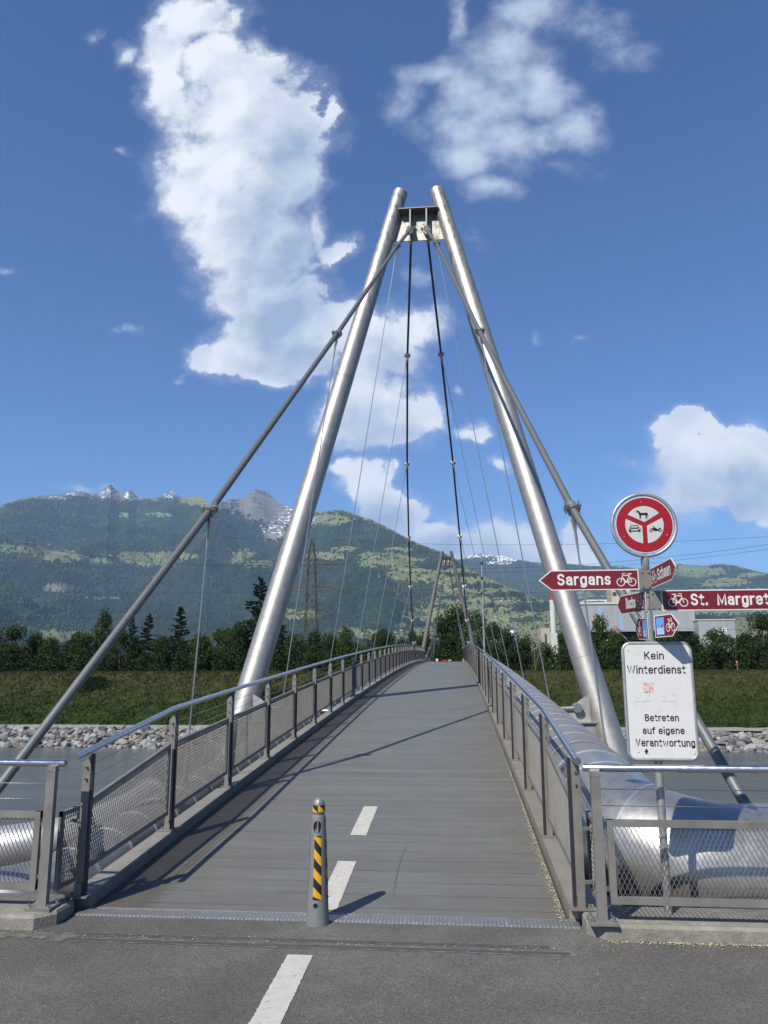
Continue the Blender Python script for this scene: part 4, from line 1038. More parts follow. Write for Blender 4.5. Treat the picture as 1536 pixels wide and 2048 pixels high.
MB().tube(pts, 0.0118, 14).build('tube_frame', 'galvdark', root, smooth=True)
def bpx(x, y):   # board coordinates from the enlarged reading of the board
    return (x-845)/(1048-632)*0.424, (1393-y)/(1755-1035)*0.733
def btext(t, xa, xb, yb, yt):
    a = bpx(xa, yb); c = bpx(xb, yt); return text_obj(t, mx, a[0], c[0], a[1], c[1], 'ink', root, 0.0016, sw=0.148)
btext('Kein', 762, 888, 1128, 1078); btext('Winterdienst', 648, 1020, 1220, 1168)
btext('Betreten', 742, 955, 1522, 1478); btext('auf eigene', 722, 985, 1602, 1558); btext('Verantwortung', 674, 1045, 1680, 1633)
def patch(x0, x1, y0, y1, m, nm, tilt=0.0, z=0.0012):
    a = bpx(x0, y1); c = bpx(x1, y0); r_ = random.Random(int(x0)); n = 9; q = []
    for k in range(n): q.append((a[0]+(c[0]-a[0])*k/n, a[1]+r_.uniform(0, .006)))
    for k in range(n): q.append((c[0]-r_.uniform(0, .006), a[1]+(c[1]-a[1])*k/n))
    for k in range(n): q.append((c[0]-(c[0]-a[0])*k/n, c[1]-r_.uniform(0, .006)))
    for k in range(n): q.append((a[0]+r_.uniform(0, .006), c[1]-(c[1]-a[1])*k/n))
    return MB().prism(q, 0.0006, z, mx).build(nm, m, root)
patch(742, 812, 1275, 1345, 'redfade', 'faded_sticker'); patch(690, 785, 1338, 1400, 'greyfade', 'scraped_sticker'); patch(850, 950, 1338, 1400, 'greyfade', 'scraped_sticker')
g = MB(); c = bpx(738, 1712); g.prism([(c[0]+.010*math.cos(2*PI*k/14)*(1+.3*math.sin(3*k)), c[1]+.016*math.sin(2*PI*k/14)) for k in range(14)], .0006, .0014, mx); g.build('black_sticker', 'ink', root)
g = MB(); c = bpx(749, 1722); g.prism([(c[0]+.006*math.cos(2*PI*k/12), c[1]+.009*math.sin(2*PI*k/12)) for k in range(12)], .0016, .0024, mx); g.build('pale_sticker', 'greyfade', root)
g = MB()
for x, y in ((662,1068),(1000,1068),(688,1714),(1040,1722)):
    q = bpx(x, y); g.lathe(mx @ Vector((q[0], q[1], 0.0)), [(0.0055, 0), (0.005, .002), (0.002, .004)], 12, mx.to_3x3())
g.build('screws', 'galvdark', root)

# mast beside the bridge
root = thing('mast', (2.75, 41, dz(41)-1), 'thin dark mast with three collars standing right of the deck', 'mast')
zt = 7.85
MB().tube([(2.66, 41, dz(41)-1), (2.64, 41, 6.9), (2.62, 41, zt)], [.062, .05, .032], 12).build('tube', 'galvdark', root, smooth=True)
for z in (7.25, 6.35, 5.45):
    MB().tube([(2.63, 41, z-.09), (2.63, 41, z+.09)], .085, 10).build('collar', 'cabledark', root)

# ------------------------------------------------------------------ river, banks, levee
WZ = -8.6
o = MB().quad((-900, 8, WZ), (900, 8, WZ), (900, 88.5, WZ), (-900, 88.5, WZ)).build('river', 'water'); tag(o, kind='structure')
# near bank below the road
o = MB().add([(-300, 0.15, -1.3), (300, 0.15, -1.3), (300, 3.9, -1.5), (-300, 3.9, -1.5), (300, 13, -8.9), (-300, 13, -8.9)], [(0, 1, 2, 3), (3, 2, 4, 5)]).build('near_bank', 'gravel'); tag(o, kind='structure')
o = MB().quad((-60, -40, -0.02), (-60, 0.15, -0.02), (-300, 0.15, -0.4), (-300, -40, -0.4)).build('near_levee', 'levee'); tag(o, kind='structure')
prof = [(84.5, -9.2), (89.6, -6.95), (90.0, -6.72), (92.8, -6.62), (93.4, -6.5), (96, -5.0), (99.2, -3.2), (102.4, -1.45), (104.4, -0.62), (105.4, -0.42), (108.5, -0.40), (109.5, -0.7), (116, -3.3), (150, -3.3)]
def levee_grid(rows, name, m, x0, x1, dx, amp, seed):
    P = []
    for (ya, za), (yb, zb) in zip(rows, rows[1:]):
        k = max(1, int((yb-ya)/0.35))
        for i in range(k): P.append((ya+(yb-ya)*i/k, za+(zb-za)*i/k))
    P.append(rows[-1]); P = np.array(P); X = np.arange(x0, x1+dx/2, dx)
    GX, GY = np.meshgrid(X, P[:, 0]); GZ = np.repeat(P[:, 1:2], len(X), 1)
    GZ = GZ+amp*(fbm(GX*0.6, GY*0.6, 5, seed)-0.5)+amp*0.8*(vnoise(GX*2.3, GY*2.3, seed+3)-0.5)
    nx, ny = len(X), len(P); idx = np.arange(nx*ny).reshape(ny, nx)
    f = np.stack([idx[:-1, :-1], idx[:-1, 1:], idx[1:, 1:], idx[1:, :-1]], -1).reshape(-1, 4)
    o = npmesh(name, np.stack([GX, GY, GZ], -1).reshape(-1, 3), f, m, smooth=True); tag(o, kind='structure'); return o
levee_grid([(92.6, -6.66)]+prof[4:12], 'far_levee', 'levee', -110, 95, 0.45, 0.42, 5)
levee_grid([(89.4, -6.72), (92.9, -6.62)], 'towpath', 'gravel', -110, 95, 1.2, 0.06, 9)
o = MB().quad((-120, 84.0, -9.4), (110, 84.0, -9.4), (110, 89.8, -6.9), (-120, 89.8, -6.9)).build('riprap_bed', 'gravel'); tag(o, kind='structure')
# grass tufts on the levee and its crest (uncountable)
rg = np.random.RandomState(4)
def tuft_cloud(name, N, m, label, fpos, h0, h1):
    X, Yv, Z = fpos(N); A = rg.uniform(0, PI, N); h = rg.uniform(h0, h1, N); wd = h*rg.uniform(.10, .3, N)
    lean = rg.normal(0, .25, (N, 2))*h[:, None]
    c, s = np.cos(A), np.sin(A)
    v = np.stack([np.stack([X-c*wd, Yv-s*wd, Z-.05], -1), np.stack([X+c*wd, Yv+s*wd, Z-.05], -1), np.stack([X+lean[:, 0], Yv+lean[:, 1], Z+h], -1)], 1).reshape(-1, 3)
    o = npmesh(name, v, np.arange(3*N).reshape(N, 3), m); tag(o, label, 'grass', kind='stuff'); return o
PRF = np.array(prof)
def lev(N):
    X = rg.uniform(-78, 52, N); Yv = rg.uniform(93.2, 108, N); n = fbm(X*.25, Yv*.5, 4, 3)
    return X, Yv, np.interp(Yv, PRF[:, 0], PRF[:, 1])
tuft_cloud('meadow_grass', 90000, 'levee', 'rough dry grass covering the far levee slope', lev, 0.12, 0.42)
def scrub(N):
    cl = [(-23, 97.5, 3.2, 2.2), (-13.5, 98, 3.0, 2.6), (-27, 99, 2, 1.6), (-8, 96, 2, 1.6), (-50, 101, 2, 1.5), (-16, 101.5, 2.4, 1.5)]
    k = rg.randint(0, len(cl), N); c = np.array(cl)[k]; X = c[:, 0]+rg.normal(0, .5, N)*c[:, 2]; Yv = np.clip(c[:, 1]+rg.normal(0, .4, N)*c[:, 3], 93.5, 106)
    return X, Yv, np.interp(Yv, PRF[:, 0], PRF[:, 1])+rg.uniform(0, .7, N)
tuft_cloud('levee_scrub', 16000, 'leafd', 'low dark green scrub growing on the far levee slope', scrub, 0.15, 0.5)

# riprap boulders
def rock_mesh(seed):
    r = np.random.RandomState(seed); ph = (1+5**.5)/2
    P = np.array([(-1,ph,0),(1,ph,0),(-1,-ph,0),(1,-ph,0),(0,-1,ph),(0,1,ph),(0,-1,-ph),(0,1,-ph),(ph,0,-1),(ph,0,1),(-ph,0,-1),(-ph,0,1)], float)/1.9
    F = [(0,11,5),(0,5,1),(0,1,7),(0,7,10),(0,10,11),(1,5,9),(5,11,4),(11,10,2),(10,7,6),(7,1,8),(3,9,4),(3,4,2),(3,2,6),(3,6,8),(3,8,9),(4,9,5),(2,4,11),(6,2,10),(8,6,7),(9,8,1)]
    P = P*(1+r.uniform(-.42, .25, (12, 1))); P = P*np.array([r.uniform(.9, 1.3), r.uniform(.7, 1), r.uniform(.55, .85)])
    return P, F
RM = [rock_mesh(i) for i in range(14)]
rk = random.Random(11); rocks = []
y = 84.9
while y < 89.9:
    x = -64+rk.uniform(0, .6)
    while x < 47:
        sz = rk.uniform(.32, .60)+max(0, rk.gauss(0, .16))*(1.12 if x > 20 else 1); yy_ = y+rk.uniform(-.22, .22)
        if x > 18: yy_ -= .35
        z = -8.85+(yy_-85.2)/(89.7-85.2)*(2.0)+rk.uniform(-.08, .22)
        rocks.append((x, yy_, z, sz)); x += sz*1.25
    y += .50
rmats = ['rockA', 'rockA', 'rockD', 'rockC', 'rockB']
rme = []
for i, (P, F) in enumerate(RM):
    me = bpy.data.meshes.new('boulder'); me.from_pydata([tuple(p) for p in P], [], F); me.materials.append(M[rmats[i % 5]]); me.update(); rme.append(me)
vis = sorted(range(len(rocks)), key=lambda i: -rocks[i][3]*(2 if (-60 < rocks[i][0] < -17 or 19 < rocks[i][0] < 36) else .1))
ind = set(vis[:295]); rv, rf, rm = [], [], []
for i, (x, yy_, z, sz) in enumerate(rocks):
    k = rk.randrange(14); e = Matrix.Rotation(rk.uniform(0, 6.28), 4, 'Z') @ Matrix.Rotation(rk.uniform(-.5, .5), 4, 'X') @ Matrix.Rotation(rk.uniform(-.4, .4), 4, 'Y')
    mw = Matrix.Translation((x, yy_, z)) @ e @ Matrix.Diagonal((sz, sz, sz, 1))
    if i in ind:
        o = bpy.data.objects.new('boulder', rme[k]); COL.objects.link(o); o.matrix_basis = mw
        tag(o, 'angular limestone boulder in the stone bank at the water edge below the far towpath', 'boulder', 'boulders of the far river bank')
    else:
        A_ = np.array(mw); P, F = RM[k]; o_ = len(rv); rv.extend((P @ A_[:3, :3].T+A_[:3, 3]).tolist()); rf.extend([(a+o_, b_+o_, c+o_) for a, b_, c in F]); rm.extend([k % 5]*20)
o = npmesh('riprap', rv, rf, rmats, mi=rm); tag(o, 'smaller grey stones filling the far river bank', 'stones', kind='stuff')

# ------------------------------------------------------------------ trees
def leaf_mesh(name, pts, sizes, m, rs_, flat=0.0):
    N = len(pts); n = rs_.normal(size=(N, 3)); n[:, 2] += flat; n /= np.linalg.norm(n, axis=1)[:, None]
    a = np.cross(n, rs_.normal(size=(N, 3))); a /= np.linalg.norm(a, axis=1)[:, None]; b_ = np.cross(n, a)
    s = sizes[:, None]
    v = np.stack([pts+a*s, pts+b_*s*.6, pts-a*s, pts-b_*s*.6], 1).reshape(-1, 3)
    return v, np.arange(4*N).reshape(N, 4)
def broad_data(seed, N=5200, lobes=16, squat=1.0):
    """unit tree: height 1, half-width 0.5"""
    r = np.random.RandomState(seed); L = []
    for k in range(lobes):
        t = r.uniform(0.12, .90); w_ = math.sin(PI*min(1, (t*0.9+0.12)))**.7*.36; a = r.uniform(0, 2*PI); q = r.uniform(.25, 1)
        L.append((math.cos(a)*w_*q, math.sin(a)*w_*q, t, r.uniform(.10, .19)))
    L.append((0, 0, .86, .13)); L.append((0, 0, .5, .22)); L = np.array(L)
    k = r.randint(0, len(L), N); d = r.normal(size=(N, 3)); d /= np.linalg.norm(d, axis=1)[:, None]
    rad_ = L[k, 3:4]*(r.uniform(.45, 1.0, (N, 1))**.5)*(1+.35*r.normal(size=(N, 1))*.5)
    p = L[k, :3]+d*rad_*np.array([1.1, 1.1, .85]); p[:, 2] = np.clip(p[:, 2], .02, 1.02)
    sz = r.uniform(.011, .024, N)
    return leaf_mesh('', p, sz, None, r, .6), L
def spruce_data(seed, N=5600):
    r = np.random.RandomState(seed); ps = []; W_ = []
    nb = 120
    for b_ in range(nb):
        t = (b_+r.uniform(0, 1))/nb; z = .06+.92*t; Lb = .48*(1-t)**.85*r.uniform(.6, 1.12)+.015; a = r.uniform(0, 2*PI)
        n = int(N/nb*(1.7-1.2*t)); q = r.uniform(0, 1, n)**.7
        x = np.cos(a)*Lb*q; y_ = np.sin(a)*Lb*q; zz = z-.10*Lb*q*2+ .02*q**3
        w_ = .045*(1-q*.6)*(1.2-t)
        ps.append(np.stack([x+r.normal(0, 1, n)*w_, y_+r.normal(0, 1, n)*w_, zz-np.abs(r.normal(0, 1, n))*w_*.45], -1))
    p = np.concatenate(ps); sz = r.uniform(.008, .018, len(p)); return leaf_mesh('', p, sz, None, r, .2)
BD = [broad_data(s) for s in range(7)]; SD = [spruce_data(50+s) for s in range(4)]
def mk_mesh(name, v, f, m):
    o = npmesh(name, v, f, m); me = o.data; bpy.data.objects.remove(o); return me
BM = [mk_mesh('crown', d[0][0], d[0][1], 'leaf' if i % 3 else 'leafd') for i, d in enumerate(BD)]; SM = [mk_mesh('crown', d[0], d[1], 'needle') for d in SD]
def trunk_mesh(i):
    g = MB(); g.tube([(0, 0, -.05), (.005, 0, .3), (0, .005, .62), (0, 0, .85)], [.028, .022, .013, .004], 8)
    L = BD[i][1]
    for q in L[:12]:
        z0 = max(.15, q[2]*.6); g.tube([(0, 0, z0), (q[0]*.5, q[1]*.5, (z0+q[2])/2+.01), (q[0]*.95, q[1]*.95, q[2])], [.009, .006, .002], 5)
    o = g.build('trunk', 'bark'); me = o.data; bpy.data.objects.remove(o); return me
TM = [trunk_mesh(i) for i in range(7)]
g = MB(); g.tube([(0, 0, -.05), (0, 0, .5), (0, 0, .97)], [.02, .012, .002], 8); o = g.build('trunk', 'bark'); TS = o.data; bpy.data.objects.remove(o)
def tree(px_, topy, hw, kind, Yv, zbase, label, group=None, seed=None):
    base = at(px_, 1340, Yv); top = at(px_, topy, Yv); H = top.z-zbase; W_ = hw/FPX*(Yv+5.4)*2
    i = seed if seed is not None else rk.randrange(7)
    e = thing('spruce_tree' if kind == 's' else 'broadleaf_tree', (base.x, Yv, zbase), label, 'tree', group)
    e.matrix_basis = Matrix.Translation((base.x, Yv, zbase)) @ Matrix.Rotation(rk.uniform(0, 6.28), 4, 'Z') @ Matrix.Diagonal((W_, W_, H, 1))
    for nm, me in (('crown', SM[i % 4] if kind == 's' else BM[i]), ('trunk', TS if kind == 's' else TM[i])):
        o = bpy.data.objects.new(nm, me); COL.objects.link(o); o.parent = e
    return e
TR = [(20,1252,42,'b',118,'broad dark tree at the left edge of the riverside wood'),(62,1266,36,'b',122,None),(100,1272,32,'b',118,None),(140,1278,30,'b',124,None),(172,1262,34,'b',119,None),
 (205,1220,30,'b',123,'tall slender birch-like tree left of the small spruce group'),(238,1252,26,'b',118,None),(258,1226,22,'s',121,'leftmost small spruce of the group, leaning into a leafy tree'),(293,1226,26,'s',119,'middle spruce of the group left of the tall cable hanger'),
 (325,1268,30,'b',118,None),(356,1211,30,'s',122,'tallest spruce of the group left of the cable hanger'),(398,1266,34,'b',119,None),(438,1256,36,'b',123,None),(474,1238,32,'b',118,None),
 (518,1152,46,'s',120,'very tall dark spruce standing behind the left pylon leg'),(558,1226,30,'s',123,'ragged spruce just right of the left pylon leg'),(596,1264,32,'b',118,None),(630,1256,34,'b',124,None),(664,1266,28,'b',119,None),
 (692,1252,30,'b',116,'round-topped dark tree rising above the left railing'),(728,1290,28,'b',122,None),(768,1266,32,'b',118,'leafy tree behind the crest of the left railing'),(808,1276,28,'b',123,None),(846,1270,26,'b',124,None),
 (882,1226,36,'b',128,'broad tree between the legs of the far pylon'),(918,1208,44,'b',130,'tall loose-crowned tree just right of the far pylon'),(958,1220,38,'b',127,None),(990,1240,32,'b',124,None),(1020,1262,30,'b',119,None),(1050,1272,30,'b',123,None),
 (1088,1282,30,'b',118,None),(1128,1262,30,'b',124,'dark tree seen beside the right pylon leg'),(1165,1268,30,'b',118,None),(1204,1228,32,'b',120,'pointed tree in front of the grey hall left of the signs'),(1240,1264,30,'b',118,None),(1278,1272,30,'b',123,None),
 (1312,1262,30,'b',119,None),(1350,1256,34,'b',122,None),(1392,1262,32,'b',118,None),(1430,1254,30,'b',117,'small airy tree in front of the annex banner'),(1462,1268,26,'b',120,None),(1500,1262,34,'b',119,None),(1532,1226,40,'b',114,'large bright green tree at the right edge of the picture'),(1585,1222,46,'b',118,None),(-30,1256,40,'b',120,None)]
for i, (px_, ty, hw, kd, Yv, lb) in enumerate(TR):
    tree(px_, ty, hw*(2.15 if kd == 's' else 1.35), kd, Yv, -3.4, lb or 'bushy broadleaf tree in the dense wood behind the far levee', None if lb else 'broadleaf trees of the riverside wood', seed=i % 7)
rk2 = random.Random(77)
for i in range(34):
    px_ = -30+i*47+rk2.uniform(-16, 16); 
    if 500 < px_ < 540 or 1090 < px_ < 1120: continue
    tree(px_, rk2.uniform(1254, 1288), rk2.uniform(30, 46), 'b', rk2.uniform(126, 134), -3.4, 'bushy broadleaf tree in the dense wood behind the far levee', 'broadleaf trees of the riverside wood', seed=rk2.randrange(7))
# undergrowth of the wood: one leafy mass
N = 300000; r = np.random.RandomState(8)
cx_ = np.arange(-95, 75, 1.25); cy_ = r.uniform(112, 128, len(cx_)); 
k = r.randint(0, len(cx_), N); ht = r.uniform(5.4, 8.6, len(cx_)); d = r.normal(size=(N, 3)); d /= np.linalg.norm(d, axis=1)[:, None]
p = np.stack([cx_[k]+d[:, 0]*1.9*r.uniform(.6, 1.1, N), cy_[k]+d[:, 1]*1.8, -3.2+np.abs(d[:, 2])*ht[k]*r.uniform(.3, 1.0, N)], -1)
v, f = leaf_mesh('', p, r.uniform(.10, .26, N), None, r, .5); o = npmesh('undergrowth', v, f, 'leafd'); tag(o, 'dense dark undergrowth filling the foot of the riverside wood', 'undergrowth', kind='stuff')
# leafless tree right of the bridge
root = thing('bare_tree', (at(1068, 1330, 113).x, 113, -3.2), 'leafless forked tree rising above the wood right of the bridge', 'tree')
g = MB(); bp = at(1070, 1330, 113); rb = random.Random(5)
def branch(p, d, L, rr, dep):
    q = p+d*L*.5+Vector((rb.uniform(-.1, .1), 0, rb.uniform(-.1, .1)))*L*.4; e = p+d*L; g.tube([p, q, e], [rr, rr*.8, rr*.55], 6)
    if dep == 0: return
    for k in range(3 if dep > 1 else 4):
        nd = (d+Vector((rb.uniform(-.65, .65), rb.uniform(-.4, .4), rb.uniform(-.1, .5)))).normalized(); branch(e if k else q, nd, L*rb.uniform(.5, .72), rr*.5, dep-1)
branch(Vector((bp.x, 113, -3.2)), Vector((0, 0, 1)), 5.4, .11, 4); g.build('trunk_and_limbs', 'dead', root)

# ------------------------------------------------------------------ valley ground
o = MB().quad((-14000, 112, -3.35), (14000, 112, -3.35), (14000, 14500, -3.35), (-14000, 14500, -3.35)).build('valley_floor', 'ground'); tag(o, kind='structure')
o = MB().quad((-14000, -1800, -1.5), (14000, -1800, -1.5), (14000, -39.9, -1.5), (-14000, -39.9, -1.5)).build('near_ground', 'ground'); tag(o, kind='structure')

# ------------------------------------------------------------------ industrial buildings beyond the wood
BY = 255.0
def bxp(g, x0, y0, x1, y1, Y=BY, dep=30, zb=None):
    a, c = at(x0, y0, Y), at(x1, y1, Y); z1 = a.z; z0 = zb if zb is not None else c.z
    g.box(((a.x+c.x)/2, Y+dep/2, (z0+z1)/2), (abs(c.x-a.x), dep, abs(z1-z0))); return a, c
root = thing('factory_hall', at(1280, 1340, BY), 'long grey sheet-metal industrial hall with pale blue stripes behind the wood', 'factory')
a, c = at(1160, 1209, BY), at(1392, 1262, BY)
g = MB(); g.box(((a.x+c.x)/2, BY+22, (a.z+c.z)/2), (c.x-a.x, 44, a.z-c.z)); g.build('wall', 'hall', root)
g = MB(); g.box(((a.x+c.x)/2, BY+22, a.z+.35), (c.x-a.x+.6, 44.6, .7)); g.build('roof_edge', 'wallw', root)
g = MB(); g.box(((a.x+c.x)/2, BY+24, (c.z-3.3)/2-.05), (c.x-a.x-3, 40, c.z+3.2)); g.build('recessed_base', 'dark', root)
for (x0, x1, y0, y1, m) in ((1197,1207,1212,1232,'hallb'),(1238,1248,1225,1261,'hallb'),(1186,1194,1231,1246,'hallp'),(1226,1237,1251,1261,'hallp')):
    p, q = at(x0, y0, BY-.05), at(x1, y1, BY-.05); g = MB(); g.box(((p.x+q.x)/2, BY-.03, (p.z+q.z)/2), (q.x-p.x, .05, p.z-q.z)); g.build('facade_panel', m, root)
g = MB(); p, q = at(1170, 1199, BY+6), at(1215, 1209, BY+6); g.box(((p.x+q.x)/2, BY+12, (p.z+a.z+.7)/2), (q.x-p.x, 10, p.z-a.z-.7)); rl = g.build('roof_light', 'wallw', root)
g = MB(); g.box(((p.x+q.x)/2, BY+6.95, p.z-.75), ((q.x-p.x)*.8, .06, .45)); g.build('pane', 'glass', rl)
g = MB()
pj = at(1234, 1262, BY-2); g.bar((pj.x, BY-2, pj.z), (pj.x, BY-2, -3.3), .5, .5)
for e in (-1, 1): g.bar((pj.x, BY-2, pj.z), (pj.x+e*3.6, BY-2, pj.z-3.2), .3, .3)
g.build('props', 'wallw', root)
root = thing('stair_tower', at(1245, 1340, BY+30), 'cream concrete tower block rising behind the roof of the grey hall', 'building')
g = MB(); p, q = at(1222, 1166, BY+45), at(1262, 1209, BY+45); g.box(((p.x+q.x)/2, BY+50, (p.z-3)/2), (q.x-p.x, 10, p.z+3.3)); g.build('wall', 'cream', root)
g = MB(); g.box(((p.x+q.x)/2, BY+50, p.z+.55), (q.x-p.x+.5, 10.5, .5)); g.build('parapet', 'concdark', root)
for j in range(2):
    u_ = at(1229, 1176+12*j, BY+44.9); g = MB(); g.box((u_.x, BY+44.95, u_.z), (1.4, .1, 1.5)); g.build('window', 'glass', root)
root = thing('annex', at(1438, 1340, BY-5), 'smaller grey hall with a white banner right of the notice board', 'building')
p, q = at(1396, 1241, BY-5), at(1474, 1300, BY-5)
g = MB(); g.box(((p.x+q.x)/2, BY+8, (p.z-3.3)/2), (q.x-p.x, 26, p.z+3.3)); g.build('wall', 'hall', root)
g = MB(); g.box(((p.x+q.x)/2, BY+8, p.z+.2), (q.x-p.x+.4, 26.4, .35)); g.build('roof_edge', 'wallw', root)
p, q = at(1426, 1256, BY-5), at(1454, 1270, BY-5); g = MB(); g.box(((p.x+q.x)/2, BY-5.1, (p.z+q.z)/2), (q.x-p.x, .12, p.z-q.z)); bn = g.build('banner', 'white', root)
g = MB()
for k in range(4): g.box((p.x+.8+k*.75, BY-5.18, (p.z+q.z)/2+(.2 if k % 2 else -.25)), (.55, .03, .5))
g.build('banner_print', 'hallb', bn)
# chimney and white plant buildings
root = thing('chimney', at(1107, 1340, BY), 'slender white chimney with a red top left of the right pylon leg', 'chimney')
t = at(1109, 1160, BY); g = MB(); g.tube([(t.x, BY+8, -3.3), (t.x, BY+8, at(1109, 1200, BY+8).z)], 1.0, 24); g.build('shaft', 'wallw', root, smooth=True)
g = MB(); g.tube([(t.x, BY+8, at(1109, 1200, BY+8).z), (t.x, BY+8, at(1109, 1176, BY+8).z)], 1.0, 24); g.build('red_top', 'chimred', root, smooth=True)
root = thing('plant_building', at(1108, 1340, BY), 'white plant building with antennas at the foot of the chimney', 'building')
g = MB(); p = bxp(g, 1082, 1256, 1103, 1340, BY, 12, -3.3); g.build('wall', 'cream', root)
g = MB(); bxp(g, 1101, 1266, 1118, 1340, BY-1, 10, -3.3); g.build('side_wing', 'wallw', root)
g = MB(); q = at(1091, 1262, BY-.1); g.box((q.x, BY-.06, q.z-4), (.7, .1, 6)); g.build('window', 'glass', root)
g = MB(); q = at(1089, 1256, BY); g.tube([(q.x, BY+2, q.z), (q.x, BY+2, q.z+4.6)], .12, 6); g.tube([(q.x-.8, BY+2, q.z), (q.x-.8, BY+2, q.z+2.6)], .2, 6); g.box((q.x+.3, BY+2, q.z+3.2), (.4, .3, 1.4)); g.build('antenna', 'galv', root)
root = thing('storage_tank', at(1026, 1340, BY+20), 'round silver storage tank half hidden by the wood right of the bridge', 'tank')
q = at(1026, 1262, BY+20); rr_ = 12.5/FPX*(BY+25); g = MB(); g.lathe((q.x, BY+20, -3.3), [(rr_, 0), (rr_, q.z+3.3-.6), (rr_*.9, q.z+3.3-.1), (rr_*.3, q.z+3.3+.4), (.05, q.z+3.3+.5)], 36); g.build('shell', 'tank', root, smooth=True)
# small posts and far-end signs
def far_sign_a():
    y = 111.5; p = at(873.8, 1320, y); root = thing('far_signpost', (p.x, y, -.6), 'tiny post with a pale round sign at the far end of the deck', 'sign')
    MB().tube([(p.x, y+.05, -.6), (p.x, y+.05, p.z)], .03, 8).build('pole', 'galvdark', root)
    MB().tube([(p.x, y-.01, p.z), (p.x, y+.01, p.z)], .21, 24).build('round_plate', 'wallw', root)
    for dx in (-.15, .15):
        g = MB(); q = at(873.8, 1326, y); g.box((q.x+dx, y, q.z), (.22, .02, .26)); g.build('lower_plate', 'wallw', root)
far_sign_a()
y = 110.5; p = at(898, 1321, y); root = thing('far_signpost', (p.x, y, -.6), 'tiny post with red and white arrow boards at the far end of the deck', 'sign')
MB().tube([(p.x, y+.05, -.6), (p.x, y+.05, p.z+.2)], .03, 8).build('pole', 'galvdark', root)
g = MB(); q = at(891, 1321, y); g.box((q.x-.1, y, q.z), (.8, .02, .13)); g.build('arrow_board', 'chimred', root)
g = MB(); g.box((p.x+.1, y, p.z+.02), (.5, .02, .14)); g.build('arrow_board', 'wallw', root)
g = MB(); g.box((p.x+.02, y-.03, p.z-.22), (.3, .02, .34)); g.build('arrow_board', 'hallp', root)
q = at(1474, 1330, 109); root = thing('route_marker', (q.x, 109, -.5), 'small red and white marker post on the levee crest at right', 'marker post')
MB().tube([(q.x, 109, -.5), (q.x, 109, q.z+.55)], .05, 8).build('post', 'galv', root)
g = MB(); g.box((q.x, 108.93, q.z+.42), (.22, .04, .32)); g.build('marker_plate', 'hallp', root)
g = MB(); g.box((q.x-.08, 108.93, q.z+.02), (.42, .04, .14)); g.build('marker_plate', 'chimred', root)

# ------------------------------------------------------------------ power pylon and wires
PYY = 300.0
pb = at(621, 1300, PYY); ptop = at(622, 1077, PYY)
root = thing('power_pylon', (pb.x, PYY, -3.3), 'tall steel lattice power pylon between the left pylon leg and the deck', 'power pylon')
def lv(py): return at(620, py, PYY).z
def hw_(z):
    zt_ = lv(1120); return 1.35+max(0, (zt_-z))/(zt_+3.3)*1.5 if z < zt_ else 1.35*max(0.04, (ptop.z-z)/(ptop.z-zt_))**.5
g = MB(); zl = [-3.3]; 
while zl[-1] < lv(1120): zl.append(zl[-1]+2.9)
zl[-1] = lv(1120); zl += [lv(1108), lv(1096), lv(1086), ptop.z]
def cor(z, i):
    h = hw_(z); return Vector((pb.x+(h if i in (0, 3) else -h), PYY+(h if i in (0, 1) else -h), z))
for z0, z1 in zip(zl, zl[1:]):
    for i in range(4):
        g.bar(cor(z0, i), cor(z1, i), .27, .27)
        j = (i+1) % 4; g.bar(cor(z0, i), cor(z1, j), .17, .17); g.bar(cor(z0, j), cor(z1, i), .17, .17)
g.build('lattice_mast', 'lattice', root)
tips = []
for (py, L_, Rr) in ((1128, 12.0, 13.0), (1181, 11.5, 13.0), (1228, 10.0, 9.0)):
    z = lv(py); g = MB()
    for sgn, LL in ((-1, L_), (1, Rr)):
        tip = Vector((pb.x+sgn*LL, PYY, z)); h = hw_(z)
        for dy in (-1, 1):
            r0 = Vector((pb.x+sgn*h, PYY+dy*h, z)); r1 = Vector((pb.x+sgn*h, PYY+dy*h, z+2.3)); g.bar(r0, tip, .46, .46); g.bar(r1, tip, .36, .36)
            for k in range(1, 6):
                t = k/6; g.bar(r0.lerp(tip, t), r1.lerp(tip, t-1/12), .08, .08); g.bar(r0.lerp(tip, t), r1.lerp(tip, t), .08, .08)
        g.tube([tip, tip-Vector((0, 0, 1.3))], .10, 6); tips.append((sgn, tip-Vector((0, 0, 0))))
        g.tube([tip+Vector((0, 0, 0)), tip+Vector((-sgn*2.5, 0, -1.9)), tip+Vector((-sgn*6, 0, -2.5)), tip+Vector((-sgn*9, 0, -2.0))], .04, 4)
    g.build('cross_arm', 'lattice', root)
def wire(p, q, sag, label, rr=.05):
    pts = []
    for k in range(25):
        t = k/24; v = p.lerp(q, t); v.z -= 4*sag*t*(1-t); pts.append(v)
    o = MB().tube(pts, rr, 5).build('power_line', 'wire'); tag(o, label, 'power line', 'power lines strung from the lattice pylon')
